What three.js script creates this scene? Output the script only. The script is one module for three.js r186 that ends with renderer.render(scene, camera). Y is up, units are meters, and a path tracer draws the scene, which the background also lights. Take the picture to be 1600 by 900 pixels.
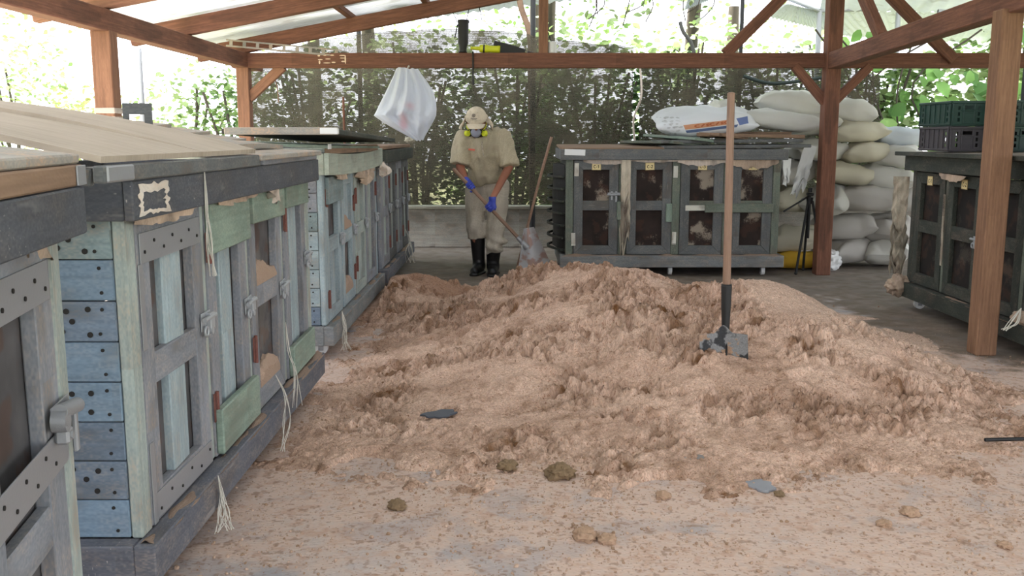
import * as THREE from 'three';
import { mergeGeometries, mergeVertices, toCreasedNormals } from 'three/addons/utils/BufferGeometryUtils.js';

// ------------------------------------------------------------------ camera, sky, sun, exposure
const scene = new THREE.Scene();
const renderer = new THREE.WebGLRenderer({ antialias: true });
renderer.toneMapping = THREE.LinearToneMapping;
renderer.toneMappingExposure = 0.83;
renderer.shadowMap.enabled = true;
const camera = new THREE.PerspectiveCamera(33.94, 16 / 9, 0.05, 200);
camera.position.set(0, 1.3, 0);
camera.rotation.set(-0.1587, 0, 0);
scene.add(camera);

scene.background = new THREE.Color(0.97, 1.0, 1.07);      // bright, thinly overcast sky
scene.backgroundIntensity = 5.0;
const sun = new THREE.DirectionalLight(new THREE.Color(1.0, 0.965, 0.91), 36);
sun.position.set(-9, 18, -9);
sun.target.position.set(0, 0, -6);
sun.castShadow = true;
sun.shadow.radius = 3;
sun.shadow.mapSize.set(2048, 2048);
Object.assign(sun.shadow.camera, { left: -18, right: 18, top: 18, bottom: -18, near: 1, far: 60 });
sun.name = 'sun';
scene.add(sun, sun.target);

// ------------------------------------------------------------------ helpers
function mulberry(a) { return () => { a = (a + 0x6d2b79f5) | 0; let t = Math.imul(a ^ (a >>> 15), 1 | a); t = (t + Math.imul(t ^ (t >>> 7), 61 | t)) ^ t; return ((t ^ (t >>> 14)) >>> 0) / 4294967296; }; }
const R = mulberry(20417);
const rr = (a, b) => a + (b - a) * R();
const V = (x, y, z) => new THREE.Vector3(x, y, z);
const clamp = (x, a = 0, b = 1) => Math.min(b, Math.max(a, x));
const lerp = (a, b, t) => a + (b - a) * t;
const sstep = (a, b, x) => { const t = clamp((x - a) / (b - a)); return t * t * (3 - 2 * t); };
const PERM = new Uint8Array(65536); for (let i = 0; i < 65536; i++) PERM[i] = (R() * 256) | 0;
const hash2 = (i, j) => PERM[((i * 251) ^ (j * 7919)) & 65535] / 255;
function vn(x, y, px = 4096, py = px) {                       // periodic value noise 0..1
  const xi = Math.floor(x), yi = Math.floor(y), fx = x - xi, fy = y - yi;
  const u = fx * fx * (3 - 2 * fx), v = fy * fy * (3 - 2 * fy), m = (a, n) => ((a % n) + n) % n;
  const x0 = m(xi, px), x1 = m(xi + 1, px), y0 = m(yi, py), y1 = m(yi + 1, py);
  return lerp(lerp(hash2(x0, y0), hash2(x1, y0), u), lerp(hash2(x0, y1), hash2(x1, y1), u), v);
}
function fbm(x, y, p, oct = 4) { let s = 0, a = 0.5, n = 0; for (let i = 0; i < oct; i++) { s += a * vn(x, y, p); n += a; a *= 0.5; x = x * 2 + 37; y = y * 2 + 11; p *= 2; } return s / n; }
const vn3 = (x, y, z) => (vn(x + z * 0.37, y + 17.3) + vn(y - x * 0.31 + 51.7, z + 5.1) + vn(z + y * 0.29 + 9.2, x + 71.9)) / 3;

const taken = {};
function numbered(n) { const k = taken[n] = (taken[n] ?? -1) + 1; return k ? n + '_' + String(k).padStart(3, '0') : n; }
function place(o, { pos, rot, scale } = {}) { if (pos) o.position.set(...pos); if (rot) o.rotation.set(...rot); if (scale) o.scale.set(...(Array.isArray(scale) ? scale : [scale, scale, scale])); return o; }
function tag(o, label, category, group, kind) { o.userData.label = label; if (category) o.userData.category = category; if (group) o.userData.group = group; if (kind) o.userData.kind = kind; return o; }
function thing(name, label, category, opt = {}) { const g = new THREE.Group(); g.name = numbered(name); tag(g, label, category, opt.group, opt.kind); place(g, opt); scene.add(g); return g; }
function part(parent, name, geo, mat, opt = {}) {
  const m = new THREE.Mesh(geo, mat); m.name = parent === scene ? numbered(name) : name; m.castShadow = m.receiveShadow = true; place(m, opt);
  if (opt.label) m.userData.label = opt.label; if (opt.category) m.userData.category = opt.category; if (opt.group) m.userData.group = opt.group; if (opt.kind) m.userData.kind = opt.kind;
  parent.add(m); return m;
}
function sub(parent, name, opt = {}) { const g = new THREE.Group(); g.name = name; place(g, opt); parent.add(g); return g; }
const single = (name, geo, mat, label, category, opt = {}) => part(scene, name, geo, mat, { ...opt, label, category });
const structure = (name, geo, mat, opt = {}) => part(scene, name, geo, mat, { ...opt, kind: 'structure' });

function uvGrain(geo, grain, ou = R() * 7, ov = R() * 7) {   // metres; v runs along the grain axis
  const g = geo.index ? geo.toNonIndexed() : geo, p = g.attributes.position, uv = new Float32Array(p.count * 2), a = V(), b = V(), c = V(), n = V();
  for (let i = 0; i < p.count; i += 3) {
    a.fromBufferAttribute(p, i); b.fromBufferAttribute(p, i + 1); c.fromBufferAttribute(p, i + 2);
    n.copy(b).sub(a).cross(c.clone().sub(a)); const N = [Math.abs(n.x), Math.abs(n.y), Math.abs(n.z)], ax = N.indexOf(Math.max(...N));
    const rest = [0, 1, 2].filter((k) => k !== ax), vv = ax === grain ? rest[1] : grain, uu = rest.find((k) => k !== vv);
    [a, b, c].forEach((q, k) => { const e = q.toArray(); uv[(i + k) * 2] = e[uu] + ou + ax * 0.31; uv[(i + k) * 2 + 1] = e[vv] + ov; });
  }
  return g.setAttribute('uv', new THREE.BufferAttribute(uv, 2));
}
function board(w, h, d, c = 0.003, grain) {                  // chamfered box, centred
  const H = [w / 2, h / 2, d / 2]; c = Math.min(c, ...H.map((x) => x * 0.6));
  const pos = [], nor = [], poly = (pts) => {
    const a = V(...pts[0]), b = V(...pts[1]), e = V(...pts[2]), n = b.clone().sub(a).cross(e.clone().sub(a)).normalize();
    if (n.dot(a.add(b).add(e)) < 0) { pts = pts.slice().reverse(); n.negate(); }
    for (let k = 1; k < pts.length - 1; k++) for (const q of [pts[0], pts[k], pts[k + 1]]) { pos.push(...q); nor.push(n.x, n.y, n.z); }
  };
  const at = (ax, s, t) => { const q = [0, 0, 0]; for (let k = 0; k < 3; k++) q[k] = k === ax ? s[k] * H[k] : s[k] * (H[k] - c); return q; };
  for (let ax = 0; ax < 3; ax++) for (const s of [-1, 1]) {
    const [i, j] = [0, 1, 2].filter((k) => k !== ax), mk = (si, sj) => { const v = [0, 0, 0]; v[ax] = s; v[i] = si; v[j] = sj; return at(ax, v); };
    poly([mk(-1, -1), mk(1, -1), mk(1, 1), mk(-1, 1)]);
  }
  for (let ax = 0; ax < 3; ax++) { const [i, j] = [0, 1, 2].filter((k) => k !== ax); for (const si of [-1, 1]) for (const sj of [-1, 1]) {
    const mk = (which, t) => { const v = [0, 0, 0]; v[ax] = t; v[i] = si; v[j] = sj; return at(which, v); };
    poly([mk(i, -1), mk(i, 1), mk(j, 1), mk(j, -1)]);
  } }
  for (const x of [-1, 1]) for (const y of [-1, 1]) for (const z of [-1, 1]) poly([at(0, [x, y, z]), at(1, [x, y, z]), at(2, [x, y, z])]);
  const g = new THREE.BufferGeometry();
  g.setAttribute('position', new THREE.BufferAttribute(new Float32Array(pos), 3)); g.setAttribute('normal', new THREE.BufferAttribute(new Float32Array(nor), 3));
  return uvGrain(g, grain ?? H.indexOf(Math.max(...H)));
}
function slab(w, h, d, sx, sz, fn, grain = 0) {               // box bent by fn(x, y, z) -> [x, y, z]
  const g = new THREE.BoxGeometry(w, h, d, sx, 1, sz), p = g.attributes.position;
  for (let i = 0; i < p.count; i++) p.setXYZ(i, ...fn(p.getX(i), p.getY(i), p.getZ(i)));
  g.computeVertexNormals(); return uvGrain(g, grain);
}
function bar(a, b, w, h, c = 0.006, roll = 0) {              // board from point a to point b as {geo, pos, quat}
  const A = V(...a), B = V(...b), L = A.distanceTo(B), geo = board(L, h, w, c, 0), dir = B.clone().sub(A).normalize();
  const m = new THREE.Matrix4(), up = Math.abs(dir.y) > 0.95 ? V(0, 0, 1) : V(0, 1, 0), z = dir.clone().cross(up).normalize(), y = z.clone().cross(dir).normalize();
  m.makeBasis(dir, y, z); const q = new THREE.Quaternion().setFromRotationMatrix(m); if (roll) q.multiply(new THREE.Quaternion().setFromAxisAngle(V(1, 0, 0), roll));
  return { geo, pos: A.add(B).multiplyScalar(0.5), q };
}
function addBar(parent, name, a, b, w, h, mat, opt = {}) { const k = bar(a, b, w, h, opt.c, opt.roll), m = part(parent, name, k.geo, mat, opt); m.position.copy(k.pos); m.quaternion.copy(k.q); return m; }
function tube(pts, r, seg = 24, rad = 6, closed = false) { return new THREE.TubeGeometry(new THREE.CatmullRomCurve3(pts.map((p) => V(...p)), closed), seg, r, rad, closed); }
function cyl(r1, r2, h, seg = 16) { return new THREE.CylinderGeometry(r1, r2, h, seg); }
const moved = (g, x = 0, y = 0, z = 0) => g.translate(x, y, z);
function merge(list) { return mergeGeometries(list.map((g) => { const k = g.index ? g.toNonIndexed() : g.clone(); for (const n of Object.keys(k.attributes)) if (!['position', 'normal', 'uv'].includes(n)) k.deleteAttribute(n); return k; })); }

function surfaceNet(lo, hi, cell, sdf) {                      // smooth mesh of sdf(x, y, z) = 0
  const n = [0, 1, 2].map((k) => Math.ceil((hi[k] - lo[k]) / cell) + 1), [nx, ny, nz] = n, F = new Float32Array(nx * ny * nz), id = new Int32Array(nx * ny * nz).fill(-1);
  for (let k = 0, q = 0; k < nz; k++) for (let j = 0; j < ny; j++) for (let i = 0; i < nx; i++, q++) F[q] = sdf([lo[0] + i * cell, lo[1] + j * cell, lo[2] + k * cell]);
  const pos = [], idx = [], at = (i, j, k) => i + nx * (j + ny * k);
  for (let k = 0; k < nz - 1; k++) for (let j = 0; j < ny - 1; j++) for (let i = 0; i < nx - 1; i++) {
    let c = 0, sx = 0, sy = 0, sz = 0, inside = 0;
    for (let v = 0; v < 8; v++) if (F[at(i + (v & 1), j + ((v >> 1) & 1), k + (v >> 2))] < 0) inside++;
    if (!inside || inside === 8) continue;
    for (let v = 0; v < 8; v++) for (const b of [1, 2, 4]) if (!(v & b)) {
      const w = v | b, f0 = F[at(i + (v & 1), j + ((v >> 1) & 1), k + (v >> 2))], f1 = F[at(i + (w & 1), j + ((w >> 1) & 1), k + (w >> 2))];
      if ((f0 < 0) === (f1 < 0)) continue;
      const t = f0 / (f0 - f1); c++; sx += (v & 1) + (b === 1 ? t : 0); sy += ((v >> 1) & 1) + (b === 2 ? t : 0); sz += (v >> 2) + (b === 4 ? t : 0);
    }
    id[at(i, j, k)] = pos.length / 3; pos.push(lo[0] + (i + sx / c) * cell, lo[1] + (j + sy / c) * cell, lo[2] + (k + sz / c) * cell);
  }
  const quad = (a, b, c, d, flip) => { if (a < 0 || b < 0 || c < 0 || d < 0) return; flip ? idx.push(a, c, b, a, d, c) : idx.push(a, b, c, a, c, d); };
  for (let k = 1; k < nz - 1; k++) for (let j = 1; j < ny - 1; j++) for (let i = 1; i < nx - 1; i++) {
    const f = F[at(i, j, k)] < 0;
    if (f !== F[at(i + 1, j, k)] < 0) quad(id[at(i, j - 1, k - 1)], id[at(i, j, k - 1)], id[at(i, j, k)], id[at(i, j - 1, k)], !f);
    if (f !== F[at(i, j + 1, k)] < 0) quad(id[at(i - 1, j, k - 1)], id[at(i - 1, j, k)], id[at(i, j, k)], id[at(i, j, k - 1)], !f);
    if (f !== F[at(i, j, k + 1)] < 0) quad(id[at(i - 1, j - 1, k)], id[at(i, j - 1, k)], id[at(i, j, k)], id[at(i - 1, j, k)], !f);
  }
  const g = new THREE.BufferGeometry(); g.setAttribute('position', new THREE.Float32BufferAttribute(pos, 3)); g.setIndex(idx); g.computeVertexNormals();
  const uv = new Float32Array(pos.length / 3 * 2); for (let i = 0; i < pos.length / 3; i++) { uv[i * 2] = pos[i * 3] + pos[i * 3 + 2] * 0.7; uv[i * 2 + 1] = pos[i * 3 + 1]; }
  return g.setAttribute('uv', new THREE.BufferAttribute(uv, 2));
}

// ------------------------------------------------------------------ textures and materials
function tex(size, fn, { srgb = true, h = size } = {}) {
  const d = new Uint8Array(size * h * 4);
  for (let y = 0; y < h; y++) for (let x = 0; x < size; x++) { const c = fn(x / size, y / h), k = (y * size + x) * 4; d[k] = clamp(c[0], 0, 255); d[k + 1] = clamp(c[1], 0, 255); d[k + 2] = clamp(c[2], 0, 255); d[k + 3] = c[3] ?? 255; }
  const t = new THREE.DataTexture(d, size, h); t.wrapS = t.wrapT = THREE.RepeatWrapping; t.magFilter = THREE.LinearFilter; t.minFilter = THREE.LinearMipmapLinearFilter; t.generateMipmaps = true;
  if (srgb) t.colorSpace = THREE.SRGBColorSpace; t.needsUpdate = true; return t;
}
const mix3 = (a, b, t) => [lerp(a[0], b[0], t), lerp(a[1], b[1], t), lerp(a[2], b[2], t)];
// weathered paint on boards, 1 m across: streaks along the grain, bare scratches, specks of dust, stains
function paintTex(rgb, { dust = 0.25, scratch = 0.3, stain = 0.3, fleck = 0, dustRgb = [186, 160, 138], vary = 0.16 } = {}) {
  const s = R() * 900 | 0;
  return tex(512, (u, v) => {
    const streak = vn(u * 96 + s, v * 5, 96, 5), blot = fbm(u * 6 + s, v * 4, 6, 4), fine = vn(u * 256, v * 128 + s, 256, 128), sp = vn(u * 170 + s, v * 170, 170), bl2 = fbm(u * 10, v * 5 + s, 10, 3);
    let c = rgb.map((x) => x * (1 + 0.6 * vary * (streak - 0.5) + 1.6 * vary * (blot - 0.5) + 0.12 * (fine - 0.5)));
    c = mix3(c, [86, 76, 68], sstep(0.52, 0.8, bl2) * stain * (0.5 + fine));
    c = mix3(c, dustRgb, clamp((0.25 + 0.75 * sstep(0.35, 0.8, fbm(u * 22 + s, v * 12 + 3, 22, 5))) * (0.3 + 1.2 * fine * fine) * dust * 1.35));
    c = mix3(c, [205, 200, 192], sstep(0.80, 0.95, vn(u * 60 + s, v * 9 + 4, 60, 9)) * sstep(0.55, 0.75, bl2) * scratch);
    c = mix3(c, [214, 204, 194], sstep(1 - 0.16 * fleck, 1, sp) * sstep(0.35, 0.7, blot) * (fleck ? 0.9 : 0));
    return c;
  });
}
function woodTex(rgb, dark, { knots = 0.5, dust = 0, dustRgb = [188, 158, 134] } = {}) {
  const s = R() * 900 | 0;
  return tex(512, (u, v) => {
    const w = vn(u * 5 + s, v * 2, 5, 2), ring = 0.5 + 0.5 * Math.sin((u * 9 + 1.3 * w + 0.2 * vn(u * 20, v * 6 + s, 20, 6)) * 6.283 * 2), g = vn(u * 140 + s, v * 6, 140, 6), f = vn(u * 256, v * 40 + s, 256, 40), b = fbm(u * 4, v * 3 + s, 4, 4);
    let c = mix3(rgb, dark, clamp(0.12 + 0.1 * ring + 0.5 * (g - 0.35) + 0.5 * (b - 0.42) + 0.25 * (f - 0.5)));
    const k = sstep(0.83, 0.93, vn(u * 6 + 3, v * 5 + s, 6, 5)) * knots; c = mix3(c, dark.map((x) => x * 0.6), k);
    if (dust) c = mix3(c, dustRgb, clamp(dust * (0.55 + 0.9 * (fbm(u * 9 + s, v * 9, 9, 4) - 0.35)) + 0.1 * (f - 0.5)));
    return c;
  });
}
const grainBump = tex(512, (u, v) => { const g = 255 * clamp(0.5 + 0.4 * (vn(u * 128, v * 6, 128, 6) - 0.5) + 0.35 * (vn(u * 256, v * 90, 256, 90) - 0.5) + 0.5 * (fbm(u * 10, v * 6, 10, 3) - 0.5)); return [g, g, g]; }, { srgb: false });
const lumpBump = tex(512, (u, v) => { const g = 255 * clamp(0.55 * fbm(u * 24, v * 24, 24, 4) + 0.45 * vn(u * 220, v * 220, 220)); return [g, g, g]; }, { srgb: false });
const clothBump = tex(512, (u, v) => { const g = 255 * clamp(0.5 + 0.25 * Math.sin(u * 6.2832 * 128) * Math.sin(v * 6.2832 * 128) + 0.5 * (fbm(u * 12, v * 12, 12, 4) - 0.5)); return [g, g, g]; }, { srgb: false });
function mat(map, o = {}) { const p = { map, roughness: 0.85, ...o }; if (!map) delete p.map; return new THREE.MeshPhysicalMaterial(p); }
const rgbm = (r, g, b, o = {}) => new THREE.MeshPhysicalMaterial({ color: new THREE.Color().setRGB(r / 255, g / 255, b / 255, THREE.SRGBColorSpace), roughness: 0.8, ...o });
const wb = { bumpMap: grainBump, bumpScale: 0.0015 };
const M = {
  greyDoor: mat(paintTex([126, 131, 140], { dust: 0.25, scratch: 0.35, stain: 0.3 }), wb),
  greyGreen: mat(paintTex([150, 163, 160], { dust: 0.3, scratch: 0.3, stain: 0.3 }), wb),
  blueLight: mat(paintTex([146, 163, 170], { dust: 0.2, scratch: 0.35, stain: 0.2 }), wb),
  blueBoard: mat(paintTex([118, 140, 160], { dust: 0.12, scratch: 0.2, stain: 0.25 }), wb),
  blueBoardB: mat(paintTex([104, 120, 138], { dust: 0.18, scratch: 0.2, stain: 0.35 }), wb),
  tealBoard: mat(paintTex([124, 142, 146], { dust: 0.2, scratch: 0.2, stain: 0.35 }), wb),
  greenBoard: mat(paintTex([124, 142, 130], { dust: 0.15, scratch: 0.25, stain: 0.25 }), wb),
  paleTrim: mat(paintTex([158, 168, 156], { dust: 0.2, scratch: 0.2, stain: 0.2 }), wb),
  blackTrim: mat(paintTex([72, 76, 84], { dust: 0.12, scratch: 0.25, stain: 0.2, fleck: 0.6 }), wb),
  darkRail: mat(paintTex([90, 94, 104], { dust: 0.25, scratch: 0.3, stain: 0.3, fleck: 0.5 }), wb),
  greyRail: mat(paintTex([118, 124, 128], { dust: 0.3, scratch: 0.3, stain: 0.3, fleck: 0.3 }), wb),
  oldGrey: mat(paintTex([94, 98, 100], { dust: 0.16, scratch: 0.25, stain: 0.45 }), wb),
  oldGreen: mat(paintTex([100, 110, 100], { dust: 0.2, scratch: 0.25, stain: 0.45 }), wb),
  darkGreen: mat(paintTex([50, 56, 51], { dust: 0.16, scratch: 0.2, stain: 0.45 }), wb),
  dusty: mat(woodTex([178, 166, 150], [134, 122, 110], { dust: 0.6, knots: 0.2, dustRgb: [188, 174, 158] }), wb),
  dustyGrey: mat(paintTex([150, 150, 146], { dust: 0.75, scratch: 0.15, stain: 0.15 }), wb),
  beam: mat(woodTex([134, 90, 70], [80, 52, 42], { knots: 0.25 }), wb),
  beamLight: mat(woodTex([152, 110, 86], [100, 68, 52], { knots: 0.25 }), wb),
  postWood: mat(woodTex([148, 112, 86], [104, 74, 56], { knots: 0.5 }), wb),
  handle: mat(woodTex([150, 120, 100], [112, 86, 72], { knots: 0.2 }), { ...wb, roughness: 0.6 }),
  brownBoard: mat(woodTex([138, 112, 90], [90, 70, 56], { dust: 0.25 }), wb),
  concrete: mat(paintTex([150, 148, 140], { dust: 0.3, scratch: 0, stain: 0.4, vary: 0.2 }), { bumpMap: lumpBump, bumpScale: 0.004 }),
  galv: rgbm(158, 160, 164, { metalness: 0.55, roughness: 0.5, bumpMap: lumpBump, bumpScale: 0.0006 }),
  zinc: rgbm(168, 171, 175, { metalness: 0.35, roughness: 0.55 }),
  rust: mat(paintTex([104, 60, 54], { dust: 0.25, scratch: 0.2, stain: 0.5 }), { roughness: 0.9 }),
  hole: rgbm(26, 22, 20),  // dark tone for nail heads and for the shade of the hole discs
  darkHole: rgbm(20, 18, 16, { roughness: 1 }),
  black: rgbm(24, 25, 27, { roughness: 0.55 }),
  blackRubber: rgbm(20, 20, 22, { roughness: 0.38 }),
  linerBlack: rgbm(34, 33, 32, { roughness: 0.6 }),
  whitePlastic: rgbm(225, 226, 226, { roughness: 0.45 }),
  string: rgbm(214, 210, 200),
  yellow: rgbm(206, 212, 40, { roughness: 0.45 }),
  yellowSack: rgbm(206, 164, 48, { bumpMap: clothBump, bumpScale: 0.002 }),
  rag: mat(paintTex([180, 160, 142], { dust: 0.5, scratch: 0, stain: 0.45, vary: 0.2 }), { bumpMap: clothBump, bumpScale: 0.002 }),
  ragPale: mat(paintTex([200, 188, 178], { dust: 0.3, scratch: 0, stain: 0.4, vary: 0.2 }), { bumpMap: clothBump, bumpScale: 0.002 }),
  ragStained: mat(paintTex([172, 164, 148], { dust: 0.3, scratch: 0.4, stain: 1.0, vary: 0.35 }), { bumpMap: clothBump, bumpScale: 0.002 }),
  sackWhite: rgbm(208, 207, 200, { roughness: 0.7, sheen: 0.3, bumpMap: clothBump, bumpScale: 0.006 }),
  sackGrey: rgbm(184, 180, 174, { roughness: 0.75, bumpMap: clothBump, bumpScale: 0.006 }),
  sackCream: rgbm(196, 190, 170, { roughness: 0.75, bumpMap: clothBump, bumpScale: 0.006 }),
  sackBlueish: rgbm(198, 206, 214, { roughness: 0.7, bumpMap: clothBump, bumpScale: 0.006 }),
  crateGreen: rgbm(34, 66, 58, { roughness: 0.42 }),
  crateGrey: rgbm(72, 68, 72, { roughness: 0.5 }),
  crateDark: rgbm(44, 46, 44, { roughness: 0.5 }),
};
// mouldy, rusty gauze behind the doors
function screenTex(base, bloom) {
  const s = R() * 900 | 0;
  return tex(512, (u, v) => {
    const gz = (Math.sin(u * 6.2832 * 170) * Math.sin(v * 6.2832 * 170)) * 8, a = fbm(u * 9 + s, v * 9, 9, 4), b = fbm(u * 14 + 5, v * 14 + s, 14, 4);
    let c = base.map((x) => x * (0.7 + 0.7 * a) + gz);
    const m = fbm(u * 7 + s, v * 7 + s, 7, 6), sp = vn(u * 128, v * 128 + s, 128);
    c = mix3(c, [84, 54, 42], sstep(0.5, 0.7, b) * 0.45);
    c = mix3(c, [176, 164, 148], sstep(0.60, 0.78, m + 0.1 * (sp - 0.5)) * bloom);
    return c;
  });
}
M.screenDark = mat(screenTex([44, 35, 32], 0.8), { roughness: 0.95 });
M.screenBlack = mat(screenTex([27, 24, 22], 0.22), { roughness: 0.95 });
M.screenGrey = mat(screenTex([74, 72, 74], 0.2), { roughness: 0.9 });
function canvasTex(w, h, draw) { const c = document.createElement('canvas'); c.width = w; c.height = h; draw(c.getContext('2d'), w, h); const t = new THREE.CanvasTexture(c); t.colorSpace = THREE.SRGBColorSpace; t.anisotropy = 8; return t; }
// ------------------------------------------------------------------ ground, floor, roof, timber frame
const FLOOR = { x0: -3.4, x1: 8.6, z0: -11.4, z1: 1.2 };
function floorRGB(x, z) {
  const f1 = fbm(x * 3 + 40, z * 3 + 40, 4096, 5), f2 = fbm(x * 11 + 9, z * 11 + 90, 4096, 4), g = vn(x * 170, z * 170), g2 = vn(x * 80 + 7, z * 80), bl = fbm(x * 1.1 + 20, z * 1.1 + 50, 4096, 3);
  let c = [172, 170, 174].map((q) => q * (0.86 + 0.24 * f1 + 0.12 * (g - 0.5)));
  c = mix3(c, [92, 88, 86], sstep(0.55, 0.75, f2) * 0.35);
  const toPile = Math.hypot((x - 0.75) / 2.1, (z + 4.6) / 2.1);                // spilt substrate lies round the pile
  const cover = clamp(1.75 - 0.62 * toPile + (f1 - 0.5) * 1.2 + (f2 - 0.5) * 0.7), near = clamp(2.5 - 1.55 * toPile + (f1 - 0.5) * 1.8 + (f2 - 0.5) * 1.3);
  c = mix3(c, [206, 190, 182], cover * (0.66 + 0.3 * g)); c = mix3(c, [206, 176, 158], near * (0.5 + 0.4 * g2));
  c = mix3(c, [184, 150, 130], sstep(0.52, 0.72, fbm(x * 26 + 3, z * 26 + 8, 4096, 5)) * cover * 0.55 * (0.4 + g2)); c = mix3(c, [152, 150, 156], sstep(0.56, 0.68, fbm(x * 6 + 61, z * 6 + 18, 4096, 6)) * (1 - 0.6 * near) * 0.7);
  c = mix3(c, [110, 84, 66], sstep(0.80, 0.9, vn(x * 120 + 5, z * 120)) * cover * 0.4); c = mix3(c, [138, 110, 92], sstep(0.64, 0.76, fbm(x * 42 + 5, z * 42 + 9, 4096, 5)) * clamp(cover * 1.3 - 0.25) * 0.55); c = mix3(c, [226, 214, 204], sstep(0.94, 0.99, vn(x * 140 + 5, z * 140)) * 0.5);
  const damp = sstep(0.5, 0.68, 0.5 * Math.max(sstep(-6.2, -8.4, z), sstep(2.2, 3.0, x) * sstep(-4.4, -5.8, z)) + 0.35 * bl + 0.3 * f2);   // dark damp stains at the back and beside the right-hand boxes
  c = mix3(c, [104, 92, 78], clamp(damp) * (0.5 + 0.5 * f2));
  return c;
}
const floorBump = lumpBump.clone(); floorBump.repeat.set(3, 3);
function floorMat(x0, x1, z0, z1, w, h) { return mat(tex(w, (u, v) => floorRGB(lerp(x0, x1, u), lerp(z1, z0, v)), { h }), { roughness: 0.93, bumpMap: floorBump, bumpScale: 0.004 }); }
const farFloor = floorMat(FLOOR.x0, FLOOR.x1, FLOOR.z0, FLOOR.z1, 1536, 1536), NEAR = { x0: -1.7, x1: 4.3, z0: -5.2, z1: -1.6 };
function floorPiece(x0, x1, z0, z1, m, F) {
  const g = new THREE.BoxGeometry(x1 - x0, 0.12, z1 - z0), p = g.attributes.position, uv = g.attributes.uv, cx = (x0 + x1) / 2, cz = (z0 + z1) / 2;
  for (let i = 0; i < p.count; i++) uv.setXY(i, (p.getX(i) + cx - F.x0) / (F.x1 - F.x0), (F.z1 - p.getZ(i) - cz) / (F.z1 - F.z0));
  structure('floor', g, m, { pos: [cx, -0.06, cz] });
}
{
  floorPiece(NEAR.x0, NEAR.x1, NEAR.z0, NEAR.z1, floorMat(NEAR.x0, NEAR.x1, NEAR.z0, NEAR.z1, 2048, 1228), NEAR);
  floorPiece(FLOOR.x0, FLOOR.x1, FLOOR.z0, NEAR.z0, farFloor, FLOOR); floorPiece(FLOOR.x0, FLOOR.x1, NEAR.z1, FLOOR.z1, farFloor, FLOOR);
  floorPiece(FLOOR.x0, NEAR.x0, NEAR.z0, NEAR.z1, farFloor, FLOOR); floorPiece(NEAR.x1, FLOOR.x1, NEAR.z0, NEAR.z1, farFloor, FLOOR);
  const earth = new THREE.PlaneGeometry(90, 90).rotateX(-Math.PI / 2); const euv = earth.attributes.uv; for (let i = 0; i < euv.count; i++) euv.setXY(i, euv.getX(i) * 45, euv.getY(i) * 45);
  structure('ground', earth, mat(paintTex([112, 122, 78], { dust: 0.5, scratch: 0, stain: 0.6, vary: 0.3 }), { roughness: 1 }), { pos: [0, -0.1, -10] });
}
// timber frame
const YB = 2.0, XL = -2.5, XR = 2.96, RIDGE = 3.16, EAVE = 2.13, SLOPE = (RIDGE - EAVE) / (XR - XL), roofY = (x) => RIDGE - SLOPE * Math.abs(x - XR);
function timber(name, label, category, a, b, w, h, m, opt = {}) { return tag(addBar(scene, name, a, b, w, h, m, opt), label, category, opt.group); }
function post(name, x, z, top, w, m, label, bands) {
  const t = thing(name, label, 'post', { pos: [x, 0, z] });
  part(t, 'shaft', board(w, top, w, 0.006, 1), m, { pos: [0, top / 2, 0], rot: [0, rr(-0.02, 0.02), 0] });
  return t;
}
post('timber_post', XL, -9.0, YB - 0.06, 0.115, M.beamLight, 'timber post at the left back corner under the end of the long cross beam');
const strapPost = post('timber_post', XL, -5.95, YB - 0.06, 0.12, M.beamLight, 'timber post wrapped with bands of pale tape, behind the dusty lids at the left');
for (const [y, h] of [[1.46, 0.035], [1.40, 0.05], [1.33, 0.02]]) part(strapPost, 'tape_band', board(0.126, h, 0.126, 0.004), M.ragPale, { pos: [0, y, 0] });
post('ridge_post', XR, -8.95, RIDGE - 0.1, 0.135, M.beam, 'tall timber post with two short braces, before the heap of white sacks');
post('timber_post', 2.85, -5.6, YB + 0.02, 0.125, M.postWood, 'pale brown timber post standing before the right-hand row of boxes');
timber('cross_beam', 'long reddish cross beam running over the back of the shed with things lying on it', 'beam', [XL - 0.1, YB, -9], [8.5, YB, -9], 0.11, 0.135, M.beam);
timber('eave_beam', 'reddish eave beam running along the left side of the shed towards the camera', 'beam', [XL, YB, -9.5], [XL, YB, 2.8], 0.11, 0.13, M.beam);
timber('side_beam', 'reddish beam running from the tall post towards the camera onto the pale brown post', 'beam', [XR, YB - 0.01, -8.9], [2.87, YB + 0.075, -5.3], 0.11, 0.15, M.beam);
{ const t = -0.2; timber('side_beam', 'right-hand beam continuing towards the camera beyond the pale brown post', 'beam', [2.87, YB + 0.075, -5.3], [2.87, YB + 0.1, 2.8], 0.11, 0.14, M.beam); }
// braces
timber('knee_brace', 'short knee brace from the left back corner post up to the cross beam', 'brace', [XL + 0.04, 1.66, -9], [XL + 0.37, YB - 0.05, -9], 0.07, 0.085, M.beamLight);
timber('knee_brace', 'short knee brace left of the tall post under the cross beam', 'brace', [XR - 0.04, 1.62, -8.97], [XR - 0.34, YB - 0.05, -8.97], 0.07, 0.08, M.beam);
timber('knee_brace', 'short knee brace right of the tall post under the cross beam', 'brace', [XR + 0.04, 1.62, -8.97], [XR + 0.36, YB - 0.05, -8.97], 0.07, 0.08, M.beam);
timber('roof_brace', 'slanting roof brace rising from the cross beam to the tall post on its left', 'brace', [XR - 0.98, YB + 0.06, -9], [XR - 0.04, 3.0, -9], 0.075, 0.1, M.beam);
timber('roof_brace', 'slanting roof brace rising from the cross beam to the tall post on its right', 'brace', [XR + 1.12, YB - 0.0, -8.94], [XR + 0.04, 3.0, -8.94], 0.075, 0.1, M.beam);
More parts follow.
